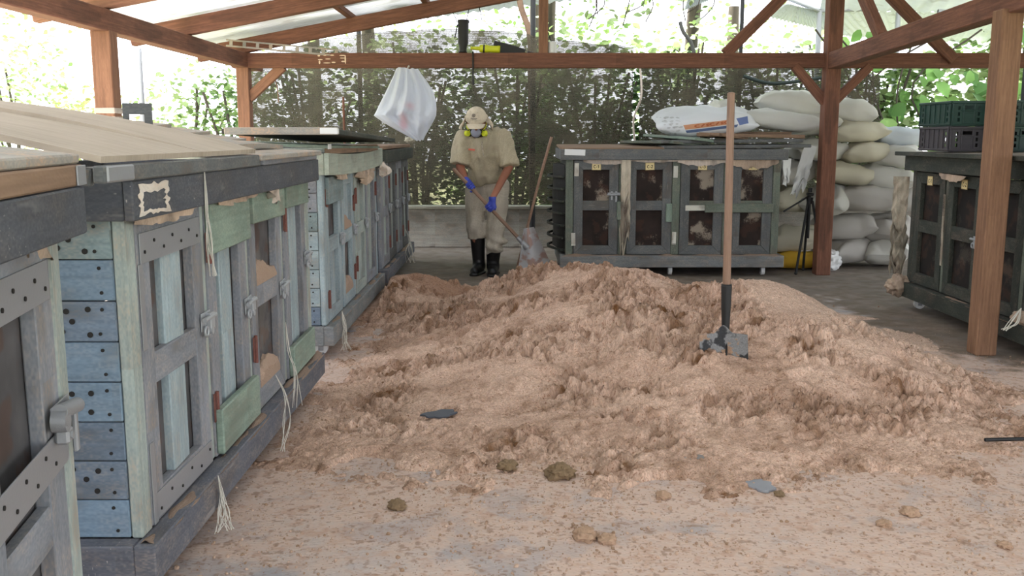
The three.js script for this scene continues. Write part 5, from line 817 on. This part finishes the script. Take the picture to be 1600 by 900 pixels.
{ const s = thing('white_sign', 'small white board with a faint red print among the bright leaves at the left', 'sign', { pos: [-6.1, 1.55, -12.0], rot: [0, 0.3, 0] }); part(s, 'sign_panel', board(0.4, 0.16, 0.02), M.whitePlastic); part(s, 'red_print', board(0.16, 0.04, 0.002, 0.0005), rgbm(214, 120, 110), { pos: [0.02, 0.03, 0.0115] }); part(s, 'stake', cyl(0.02, 0.02, 1.6, 8), M.brownBoard, { pos: [0, -0.8, -0.03] }); }
// ------------------------------------------------------------------ the worker
{
  const cap = (p, a, b, ra, rb) => { const bx = b[0] - a[0], by = b[1] - a[1], bz = b[2] - a[2], px = p[0] - a[0], py = p[1] - a[1], pz = p[2] - a[2], t = clamp((px * bx + py * by + pz * bz) / (bx * bx + by * by + bz * bz)); return Math.hypot(px - bx * t, py - by * t, pz - bz * t) - lerp(ra, rb, t); };
  const ell = (p, c, r) => { const x = (p[0] - c[0]) / r[0], y = (p[1] - c[1]) / r[1], z = (p[2] - c[2]) / r[2], k = Math.hypot(x, y, z); return (k - 1) * Math.min(...r); };
  const smin = (a, b, k) => { const h = Math.max(k - Math.abs(a - b), 0) / k; return Math.min(a, b) - h * h * k * 0.25; };
  const head = [-0.07, 1.43, 0.28], neck = [-0.03, 1.31, 0.17], chest = [-0.015, 1.17, 0.12], waist = [0.015, 0.95, 0.02], pelvis = [0.025, 0.86, -0.02];
  const sL = [-0.195, 1.285, 0.17], sR = [0.165, 1.30, 0.12], eL = [-0.225, 1.03, 0.22], eR = [0.225, 1.02, 0.19], wL = [-0.165, 0.905, 0.335], wR = [0.075, 0.745, 0.40];
  const hL = [-0.09, 0.83, -0.02], hR = [0.125, 0.83, -0.01], kL = [-0.1, 0.46, 0.06], kR = [0.10, 0.46, 0.10], aL = [-0.06, 0.09, 0.0], aR = [0.075, 0.09, 0.05];
  const tilt = (p, c, a) => { const y = p[1] - c[1], z = p[2] - c[2], s = Math.sin(a), q = Math.cos(a); return [p[0] - c[0], y * q + z * s, -y * s + z * q]; };   // into head axes
  const body = (p) => {
    let d = cap(p, chest, waist, 0.125, 0.105); d = smin(d, cap(p, [sL[0] + 0.05, sL[1] - 0.01, sL[2]], [sR[0] - 0.05, sR[1] - 0.01, sR[2]], 0.062, 0.062), 0.08); d = smin(d, cap(p, chest, neck, 0.1, 0.055), 0.06);
    d = smin(d, cap(p, neck, head, 0.052, 0.05), 0.03); d = smin(d, cap(p, waist, pelvis, 0.105, 0.12), 0.06);
    for (const [s, e, w] of [[sL, eL, wL], [sR, eR, wR]]) d = smin(d, Math.min(cap(p, s, e, 0.052, 0.04), cap(p, e, w, 0.041, 0.027)), 0.03);
    for (const [h, k, a] of [[hL, kL, aL], [hR, kR, aR]]) d = smin(d, Math.min(cap(p, h, k, 0.078, 0.054), cap(p, k, a, 0.052, 0.036)), 0.05);
    const q = tilt(p, head, 0.5); let f = ell(q, [0, 0.015, -0.005], [0.074, 0.1, 0.09]); f = smin(f, ell(q, [0, -0.06, 0.03], [0.052, 0.055, 0.055]), 0.04); f = smin(f, ell(q, [0, -0.01, 0.098], [0.013, 0.026, 0.018]), 0.016); f = smin(f, ell(q, [0, 0.03, 0.078], [0.05, 0.012, 0.012]), 0.015);
    for (const x of [-1, 1]) { f = smin(f, ell(q, [x * 0.076, -0.005, -0.005], [0.012, 0.03, 0.018]), 0.01); f = Math.max(f, -ell(q, [x * 0.03, 0.008, 0.098], [0.016, 0.009, 0.014])); }
    f = Math.max(f, -ell(q, [0, -0.068, 0.09], [0.02, 0.004, 0.012]));
    return smin(d, f, 0.025);
  };
  const skin = mat(tex(256, (u, v) => { const a = fbm(u * 9, v * 9, 9, 4); return [150, 96, 74].map((x) => x * (0.88 + 0.24 * a)); }), { roughness: 0.6 });
  const w = thing('person', 'worker in khaki shirt, flapped cap, yellow-filtered mask and blue gloves bending over a shovel', 'person', { pos: [-0.255, 0, -9.02] });
  part(w, 'body', surfaceNet([-0.36, 0.0, -0.22], [0.36, 1.62, 0.52], 0.0115, body), skin);
  const cloth = (rgb) => mat(paintTex(rgb, { dust: 0.12, scratch: 0, stain: 0.2, vary: 0.1 }), { roughness: 0.95, bumpMap: clothBump, bumpScale: 0.0015 });
  const khaki = cloth([170, 160, 136]), trousers = cloth([176, 168, 154]);
  const folds = (p, a) => a * (vn3(p[0] * 15, p[1] * 8 + p[0] * 6, p[2] * 15) - 0.5) + 0.6 * a * (vn3(p[0] * 34, p[1] * 20, p[2] * 34) - 0.5);
  part(w, 'shirt', surfaceNet([-0.4, 0.8, -0.22], [0.4, 1.46, 0.46], 0.011, (p) => {
    let d = cap(p, chest, [waist[0], 0.84, 0.0], 0.155, 0.15); d = smin(d, cap(p, [sL[0] + 0.04, sL[1], sL[2]], [sR[0] - 0.04, sR[1], sR[2]], 0.078, 0.08), 0.09); d = smin(d, cap(p, chest, neck, 0.12, 0.075), 0.06);
    const loose = 0.03 * Math.exp(-(((p[1] - 0.93) / 0.06) ** 2)); d -= loose * 0.5;
    for (const [s, e, k] of [[sL, eL, 0.92], [sR, eR, 0.98]]) { const m = s.map((x, i) => lerp(x, e[i], k)); d = smin(d, Math.max(cap(p, s, m, 0.08, 0.092), (() => { const dx = m[0] - s[0], dy = m[1] - s[1], dz = m[2] - s[2], L = Math.hypot(dx, dy, dz); return ((p[0] - m[0]) * dx + (p[1] - m[1]) * dy + (p[2] - m[2]) * dz) / L; })()), 0.05); }
    d = Math.max(d, 0.855 + 0.02 * Math.sin(p[0] * 12) - p[1]); d = Math.max(d, -(cap(p, neck, head, 0.062, 0.085)));
    return d + folds(p, 0.045);
  }), khaki);
  part(w, 'collar', new THREE.TorusGeometry(0.078, 0.017, 10, 36, 5.4), khaki, { pos: [-0.035, 1.325, 0.185], rot: [1.15, 0.1, 1.95] });
  part(w, 'shirt_print', board(0.06, 0.016, 0.002, 0.0005), rgbm(196, 96, 78), { pos: [-0.115, 1.185, 0.272], rot: [-0.12, -0.25, -0.1], label: 'faint red lettering' });
  part(w, 'placket', tube([[-0.02, 1.26, 0.275], [-0.015, 1.2, 0.285], [-0.005, 1.13, 0.287]], 0.006, 10, 6), M.ragStained);
  part(w, 'trousers', surfaceNet([-0.3, 0.1, -0.25], [0.32, 0.98, 0.3], 0.0115, (p) => {
    let d = cap(p, [waist[0], 0.9, 0], pelvis, 0.135, 0.15); const legs = (h, k, a, b) => Math.min(cap(p, h, k, 0.108, 0.086), cap(p, k, a, 0.086, b));
    d = smin(d, legs(hL, kL, [-0.075, 0.32, 0.03], 0.08), 0.05); d = smin(d, legs(hR, kR, [0.085, 0.2, 0.08], 0.078), 0.05);
    d = smin(d, ell(p, [0.095, 0.31, 0.09], [0.115, 0.05, 0.105]), 0.03); d = smin(d, ell(p, [0.085, 0.25, 0.09], [0.085, 0.05, 0.085]), 0.03);
    d = Math.max(d, (p[0] < 0.005 ? 0.345 : 0.205) - p[1]); d = Math.max(d, p[1] - 0.95);
    return d + folds(p, 0.036) + 0.008 * Math.sin(p[1] * 60 + p[0] * 20) * sstep(0.46, 0.3, p[1]);
  }), trousers);
  for (const [a, top, toe, name] of [[aL, 0.36, [-0.10, 0.045, 0.17], 'left'], [aR, 0.24, [0.07, 0.045, 0.24], 'right']]) part(w, 'rubber_boot', surfaceNet([a[0] - 0.14, -0.01, a[2] - 0.14], [a[0] + 0.14, top + 0.03, a[2] + 0.27], 0.009, (p) => {
    let d = cap(p, [a[0] - 0.005, 0.1, a[2] - 0.01], [a[0] - (name === 'left' ? 0.015 : -0.005), top, a[2] + 0.02], 0.058, 0.072); d = smin(d, cap(p, [a[0], 0.06, a[2] - 0.03], toe, 0.056, 0.042), 0.04); d = Math.max(d, p[1] - top); d = Math.max(d, 0.003 - p[1]);
    d = Math.min(d, Math.max(cap(p, [a[0], 0.012, a[2] - 0.03], [toe[0], 0.012, toe[2]], 0.064, 0.05), p[1] - 0.022, 0.001 - p[1])); return d;
  }), M.blackRubber);
  // gloves gripping the shaft: a palm, four unequal curled fingers, a thumb closing from the side
  const A = V(-0.215, 0.945, 0.36), B = V(0.33, 0.37, 0.42), ax = B.clone().sub(A).normalize(), blue = rgbm(58, 74, 176, { roughness: 0.5 });
  const glove = (t, wrist, side) => {
    const c = A.clone().lerp(B, t), towrist = V(...wrist).sub(c); towrist.addScaledVector(ax, -towrist.dot(ax)).normalize(); const n2 = ax.clone().cross(towrist).multiplyScalar(side).normalize(), on = (ang, r, along) => c.clone().addScaledVector(towrist, Math.cos(ang) * r).addScaledVector(n2, Math.sin(ang) * r).addScaledVector(ax, along).toArray();
    const lo = c.toArray().map((x) => x - 0.1), hi = c.toArray().map((x) => x + 0.1), pw = V(...wrist).lerp(c, -0.05).toArray(), bones = [];
    [[-0.034, 0.0085, 3.4], [-0.0115, 0.009, 3.75], [0.0115, 0.009, 3.6], [0.034, 0.008, 3.1]].forEach(([al, r, end]) => { let prev = on(0.25, 0.034, al); for (let k = 1; k <= 3; k++) { const q = on(0.25 + (end - 0.25) * k / 3, lerp(0.031, 0.025, k / 3), al * (1 - 0.06 * k)); bones.push([prev, q, r * 1.12, r]); prev = q; } });
    const th = [on(-0.1, 0.036, 0.03), on(-1.1, 0.032, 0.045), on(-2.0, 0.026, 0.04)]; bones.push([th[0], th[1], 0.0115, 0.0105], [th[1], th[2], 0.0105, 0.009]);
    return surfaceNet(lo, hi, 0.0042, (p) => { let d = 9; for (const b of bones) d = Math.min(d, cap(p, ...b)); const palm = cap(p, on(0.1, 0.037, -0.026), on(0.1, 0.037, 0.026), 0.019, 0.019); d = smin(d, palm, 0.012); d = smin(d, cap(p, on(0.05, 0.045, 0), pw, 0.024, 0.034), 0.015); return d; });
  };
  part(w, 'glove', glove(0.155, wL, 1), blue); part(w, 'glove', glove(0.49, wR, 1), blue);
  // head gear
  const hg = sub(w, 'cap', { pos: head, rot: [0.5, -0.05, 0.02] });
  const capMat = cloth([204, 192, 170]);
  part(hg, 'crown', slab(0, 0, 0, 1, 1, (x, y, z) => [x, y, z]) && new THREE.SphereGeometry(0.1, 36, 18, 0, 6.2832, 0, Math.PI / 2).scale(0.98, 1.12, 1.08), capMat, { pos: [0, 0.035, -0.005] });
  part(hg, 'brim', slab(0.175, 0.006, 0.105, 18, 10, (x, y, z) => { const u = x / 0.0875, f = Math.sqrt(Math.max(0, 1 - u * u * 0.92)), t = (z + 0.0525) / 0.105; return [x * (1 - 0.12 * t), y - 0.03 * u * u - 0.012 * t, 0.07 * Math.sqrt(Math.max(0, 1 - (x / 0.1) ** 2)) + t * 0.085 * f]; }), capMat, { pos: [0, 0.04, 0.02] });
  part(hg, 'neck_flap', surfaceNet([-0.2, -0.2, -0.18], [0.2, 0.07, 0.09], 0.0085, (p) => { const y = p[1], flare = 0.1 + 0.045 * sstep(0.05, -0.06, y) + 0.012 * Math.sin(Math.atan2(p[2], p[0]) * 9 + y * 20), r = Math.hypot(p[0], p[2] * 1.05); return Math.max(Math.abs(r - flare) - 0.0075, y - 0.05, -0.062 - 0.012 * Math.sin(p[0] * 20) - y, p[2] - 0.035); }), capMat);
  part(hg, 'cap_emblem', merge([moved(new THREE.TorusGeometry(0.013, 0.003, 6, 16), 0, 0.022, 0), moved(board(0.012, 0.012, 0.002, 0.0005), 0, 0.022, 0), moved(board(0.06, 0.005, 0.002, 0.0005), 0.002, -0.006, 0), moved(board(0.04, 0.004, 0.002, 0.0005), 0.002, -0.016, 0)]), rgbm(120, 110, 104), { pos: [-0.012, 0.095, 0.094], rot: [-0.5, 0, 0] });
  const mk = sub(w, 'half_mask', { pos: head, rot: [0.5, -0.05, 0.02] });
  part(mk, 'mask_cup', new THREE.SphereGeometry(0.048, 24, 16).scale(1, 1.0, 0.75), rgbm(150, 152, 168), { pos: [0, -0.058, 0.082] });
  part(mk, 'mask_seal', new THREE.TorusGeometry(0.05, 0.012, 8, 24), M.black, { pos: [0, -0.06, 0.07], rot: [0.15, 0, 0] });
  for (const s of [-1, 1]) { part(mk, 'filter', cyl(0.024, 0.027, 0.03, 20), M.yellow, { pos: [s * 0.078, -0.066, 0.085], rot: [1.1, 0, s * 0.75] }); part(mk, 'filter_cap', cyl(0.034, 0.03, 0.012, 20), M.blackRubber, { pos: [s * 0.062, -0.068, 0.072], rot: [1.1, 0, s * 0.75] }); part(mk, 'strap', tube([[s * 0.05, -0.05, 0.08], [s * 0.085, -0.03, 0.03], [s * 0.09, -0.01, -0.03]], 0.006, 10, 6), M.yellow); }
  for (const s of [-1, 1]) part(w, 'eye', new THREE.SphereGeometry(0.012, 12, 10), M.blackRubber, { pos: [head[0] + s * 0.03, head[1] - 0.032, head[2] + 0.075] });
  // shovel in the worker's hands
  const t = thing('scoop_shovel', 'big pale grey scoop shovel held by the worker, its blade beside the grey box', 'shovel', { pos: [-0.255, 0, -9.02] });
  const m4 = new THREE.Matrix4().makeBasis(ax.clone().cross(V(0, 0, 1)).normalize(), ax, V(0, 0, 1)); void m4;
  addBar(t, 'shaft', A.clone().addScaledVector(ax, -0.1).toArray(), B.clone().addScaledVector(ax, 0.05).toArray(), 0.032, 0.032, M.handle, { c: 0.012 });
  part(t, 'socket', cyl(0.02, 0.028, 0.14, 14), M.galv, { pos: [0.352, 0.345, 0.424], rot: [0, 0, 0.75] });
  const blade = slab(0.45, 0.47, 0.005, 24, 20, (x, y, z) => { const t2 = (y + 0.235) / 0.47, wd = lerp(0.9, 1.05, 1 - Math.abs(t2 - 0.35)) * (t2 > 0.62 ? Math.sqrt(Math.max(0.03, 1 - ((t2 - 0.62) / 0.39) ** 2)) : 1) * (t2 < 0.2 ? 0.82 + 0.18 * Math.sqrt(1 - ((0.2 - t2) / 0.2) ** 2) : 1); return [x * wd, y, z + 0.09 * (x / 0.225) ** 2 - 0.03 * t2]; }, 1);
  const bl = tex(256, (u, v) => { const a = fbm(u * 8, v * 8, 8, 4); return mix3([178, 178, 180], [150, 112, 98], sstep(0.5, 0.66, a) * 0.7); }); bl.repeat.set(2, 2);
  part(t, 'blade', blade, mat(bl, { roughness: 0.55, metalness: 0.25, side: THREE.DoubleSide }), { pos: [0.435, 0.245, 0.40], rot: [-0.12, 0.1, 0.14] });
}
// ------------------------------------------------------------------ shrubs, vines and trees round the shed
function leafGeo(len, wid, curl = 0.15) {
  const P = [[0, 0], [0.22, 0.36], [0.55, 0.5], [0.82, 0.26], [1, 0]], pos = [], idx = [];
  P.forEach(([t, w]) => { const y = -curl * len * t * t, up = w * wid * 0.25; pos.push(-w * wid, y + up, t * len, 0, y, t * len, w * wid, y + up, t * len); });
  for (let i = 0; i < P.length - 1; i++) { const a = i * 3, b = a + 3; idx.push(a, b, a + 1, a + 1, b, b + 1, a + 1, b + 1, a + 2, a + 2, b + 1, b + 2); }
  const g = new THREE.BufferGeometry(); g.setAttribute('position', new THREE.Float32BufferAttribute(pos, 3)); g.setIndex(idx); g.computeVertexNormals(); return g;
}
const leafMat = (o = {}) => new THREE.MeshPhysicalMaterial({ color: 0xffffff, roughness: 0.8, transmission: 0.35, thickness: 0, side: THREE.DoubleSide, ...o });
const leafy = leafMat();
M.bark = mat(woodTex([84, 76, 66], [48, 42, 36], { knots: 0.6 }), wb);
const LG = { small: leafGeo(0.09, 0.05), mid: leafGeo(0.14, 0.085), large: leafGeo(0.24, 0.17), far: leafGeo(0.34, 0.2) };
function foliage(parent, name, blobs, count, geo, hue, { shell = 0.55, sc = [0.7, 1.3] } = {}) {
  const im = new THREE.InstancedMesh(geo, leafy, count), m = new THREE.Matrix4(), q = new THREE.Quaternion(), c = new THREE.Color(), vol = blobs.map((b) => b[3] * b[4] * b[5]), tot = vol.reduce((a, b) => a + b, 0);
  for (let k = 0; k < count; k++) { let r = R() * tot, i = 0; while (i < blobs.length - 1 && r > vol[i]) r -= vol[i++]; const [x, y, z, a, b, d] = blobs[i], th = R() * 6.2832, ph = Math.acos(rr(-1, 1)), rad = Math.pow(R(), shell * 0.6);
    const p = V(x + a * rad * Math.sin(ph) * Math.cos(th), Math.max(0.05, y + b * rad * Math.cos(ph)), z + d * rad * Math.sin(ph) * Math.sin(th)); q.setFromEuler(new THREE.Euler(rr(-0.9, 0.9), R() * 6.2832, rr(-0.7, 0.7))); const s = rr(...sc); m.compose(p, q, V(s, s, s)); im.setMatrixAt(k, m);
    const t = R(); c.setRGB(...mix3(hue[0], hue[1], t)); im.setColorAt(k, c); }
  im.name = name; im.castShadow = im.receiveShadow = true; im.userData.kind = 'stuff'; parent.add(im); return im;
}
const G = { deep: [[0.03, 0.07, 0.025], [0.09, 0.17, 0.05]], mid: [[0.07, 0.14, 0.035], [0.2, 0.33, 0.09]], light: [[0.18, 0.28, 0.09], [0.40, 0.50, 0.24]], yellow: [[0.28, 0.33, 0.10], [0.5, 0.5, 0.2]], grey: [[0.14, 0.18, 0.12], [0.3, 0.36, 0.26]] };
function shrub(name, label, x, z, h, blobs, n, geo, hue, opt = {}) {
  const t = thing(name, label, opt.cat ?? 'shrub', { pos: [x, 0, z], group: opt.group });
  const stems = []; for (let k = 0; k < (opt.stems ?? 5); k++) { const a = R() * 6.28, r = rr(0.2, 0.7) * (opt.spread ?? 0.6); stems.push(tube([[0.05 * Math.cos(a), -0.1, 0.05 * Math.sin(a)], [r * 0.4 * Math.cos(a) + rr(-0.05, 0.05), h * 0.4, r * 0.4 * Math.sin(a)], [r * Math.cos(a), h * rr(0.7, 0.95), r * Math.sin(a)]], opt.stemR ?? 0.018, 12, 5)); }
  part(t, 'stems', merge(stems), M.bark, { kind: 'stuff' }); foliage(t, 'foliage', blobs, n, geo, hue, opt); return t;
}
// dense hedge right behind the net
[['dark leafy shrub behind the left end of the shade net', -2.6, -12.3, 'deep'], ['dark shrub behind the net beside the hanging bag', -1.2, -12.4, 'deep'], ['green shrub behind the net over the worker', 0.0, -12.3, 'mid'], ['bright green shrub behind the net above the leaning stick', 1.1, -12.5, 'mid'], ['dark shrub behind the net left of the printed sack', 2.1, -12.3, 'deep'], ['greyish shrub behind the right net and the tall post', 3.4, -12.4, 'grey'], ['leafy shrub behind the heap of sacks', 4.6, -12.5, 'mid']].forEach(([label, x, z, hue], i) =>
  shrub('hedge_shrub', label, x, z, 2.3, [[0, 0.8, 0, 0.95, 0.9, 0.5], [0.1, 1.7, 0.05, 0.85, 0.75, 0.5], [-0.3, 1.2, -0.3, 0.8, 1.0, 0.5]], 3000, LG.small, G[hue], { group: 'shrubs behind the shade net', spread: 0.8, stems: 7 }));
// second row and light crowns above the net
[['tall pale green bush above the net at the middle', 0.6, -14.6, 3.1, 'light'], ['pale bush above the net at the left of the strut', -1.6, -14.6, 2.9, 'light'], ['pale bush above the right part of the net', 2.6, -14.8, 3.0, 'light'], ['sunlit bush behind the pipe posts', 5.0, -15.2, 3.0, 'light'], ['sunlit bush at the far right', 7.6, -14.2, 3.0, 'mid']].forEach(([label, x, z, h, hue]) =>
  shrub('tall_bush', label, x, z, h, [[0, h * 0.45, 0, 1.2, h * 0.45, 0.7], [0.4, h * 0.85, 0, 1.1, 0.55, 0.6], [-0.6, h * 0.8, 0.2, 0.9, 0.5, 0.6]], 700, LG.mid, G[hue], { group: 'bushes beyond the net', spread: 0.9 }));
// bright garden at the left
[['sunlit yellow-green bush left of the taped post', -5.2, -11.5, 1.75, 'yellow', 0.75], ['sunlit bush between the taped post and the corner post', -4.3, -12.6, 2.1, 'light', 1.0], ['airy shrub right behind the corner post at the left', -3.4, -12.0, 2.2, 'mid', 0.8], ['broad-leaved low plant at the left edge', -6.6, -11.0, 1.45, 'light', 0.8], ['sparse pale bush at the upper left', -7.2, -14.0, 2.6, 'light', 0.9]].forEach(([label, x, z, h, hue, s]) =>
  shrub('garden_bush', label, x, z, h, [[0, h * 0.5, 0, s, h * 0.5, s * 0.8], [0.2, h * 0.85, 0, s * 0.7, h * 0.25, s * 0.6]], 1000, LG.small, G[hue], { group: 'bushes in the bright garden', spread: s }));
// large-leaved vine at the right, its leaves big enough to pick apart
{
  const t = thing('large_leaved_vine', 'climbing vine with large heart-shaped bright green leaves behind the crates', 'vine', { pos: [5.6, 0, -11.9] });
  const st = []; for (let k = 0; k < 9; k++) { const x = rr(-1.6, 2.4); st.push(tube([[x, -0.1, 0], [x + rr(-0.2, 0.2), 0.9, 0.1], [x + rr(-0.4, 0.4), 1.9, -0.05], [x + rr(-0.7, 0.7), 2.6, 0]], 0.012, 16, 5)); } part(t, 'stems', merge(st), M.bark, { kind: 'stuff' });
  const heart = leafGeo(0.21, 0.18, 0.25), greens = [[0.10, 0.24, 0.05], [0.16, 0.34, 0.07], [0.22, 0.44, 0.10], [0.30, 0.5, 0.14]].map((c) => leafMat({ color: new THREE.Color().setRGB(...c) }));
  for (let k = 0; k < 210; k++) { const x = rr(-1.5, 2.7), y = rr(1.1, 2.62), s = rr(0.65, 1.25); if (vn(x * 1.6 + 9, y * 1.6) < 0.38) continue; part(t, 'leaf', heart, greens[(R() * 4) | 0], { pos: [x, y, rr(-0.25, 0.25)], rot: [rr(0.5, 1.5), rr(-0.9, 0.9), rr(-0.5, 0.5)], scale: s }); }
  foliage(t, 'small_leaves', [[0.4, 1.4, -0.5, 2.2, 0.9, 0.3], [0.8, 2.0, -0.5, 2.0, 0.5, 0.3]], 1500, LG.mid, G.light);
}
// vine tips dangling from the roof edge
[['leafy tendrils curling down in front of the pale roof edge at the middle', 0.95], ['tendril hanging above the middle of the net', 1.35], ['tendril hanging left of the slanting roof brace', 2.0]].forEach(([label, x], i) => {
  const t = thing('hanging_tendril', label, 'tendril', { pos: [x, 0, -10.4] }), l = []; for (let k = 0; k < 3; k++) { const a = rr(-0.12, 0.12); l.push(tube([[a, 3.3, 0], [a + rr(-0.05, 0.05), 2.95, 0], [a + rr(-0.12, 0.12), 2.7, 0.02], [a + rr(-0.2, 0.2), rr(2.45, 2.62), 0.02]], 0.006, 20, 5)); } part(t, 'stems', merge(l), M.bark, { kind: 'stuff' });
  foliage(t, 'leaves', [[0, 2.75, 0, 0.2, 0.25, 0.08]], 14, LG.small, G.light);
});
// trees far behind
[[-11.5, -20, 6, 'light'], [-4.5, -22, 7, 'light'], [0.5, -21, 7, 'mid'], [5, -22, 7, 'light'], [10, -20, 7, 'mid'], [14, -17, 6, 'light']].forEach(([x, z, h, hue], i) => {
  const t = thing('tree', ['bright tree beyond the garden at the far left', 'bright tree beyond the left garden', 'tree crown behind the middle of the net', 'bright tree behind the pipe posts', 'tree at the far right beyond the vine', 'outermost tree at the far right'][i], 'tree', { pos: [x, 0, z], group: 'trees far behind' });
  part(t, 'trunk', cyl(0.12, 0.2, h * 0.6, 10), M.bark, { pos: [0, h * 0.3, 0] });
  foliage(t, 'crown', [[0, h * 0.6, 0, 2.6, h * 0.35, 1.6], [-1.2, h * 0.35, 0.3, 1.8, h * 0.3, 1.2], [1.3, h * 0.4, 0, 1.8, h * 0.3, 1.2]], 800, LG.mid, G[hue]);
});
// tall crowns over the back of the roof, above the picture: they shade the net and the back wall
[[-5.4, -12.8, 'tall shade tree leaning over the left back of the roof'], [-2.4, -13.2, 'tall shade tree over the back of the roof, middle left'], [0.6, -13.0, 'tall shade tree over the back of the roof, middle right'], [3.0, -13.2, 'tall shade tree over the right back of the roof']].forEach(([x, z, label], i) => {
  const t = thing('shade_tree', label, 'tree', { pos: [x, 0, z - 3.2], group: 'shade trees over the roof' });
  const bx = i ? 0 : -4.2; part(t, 'trunk', tube([[bx, -0.1, 0], [bx * 0.97, 3, 0.2], [bx * 0.6, 5, 1.4], [0, 6.8, 3.0]], 0.11, 20, 10), M.bark);
  foliage(t, 'crown', [[0, 7.2, 4.2, 2.2, 0.9, 2.2], [0, 8.2, 3.2, 2.0, 0.8, 2.2]], 3000, LG.far, G.mid, { sc: [1.1, 1.9] });
});
scene.traverse((o) => { if (o.isMesh) o.castShadow = o.receiveShadow = true; });
renderer.render(scene, camera);
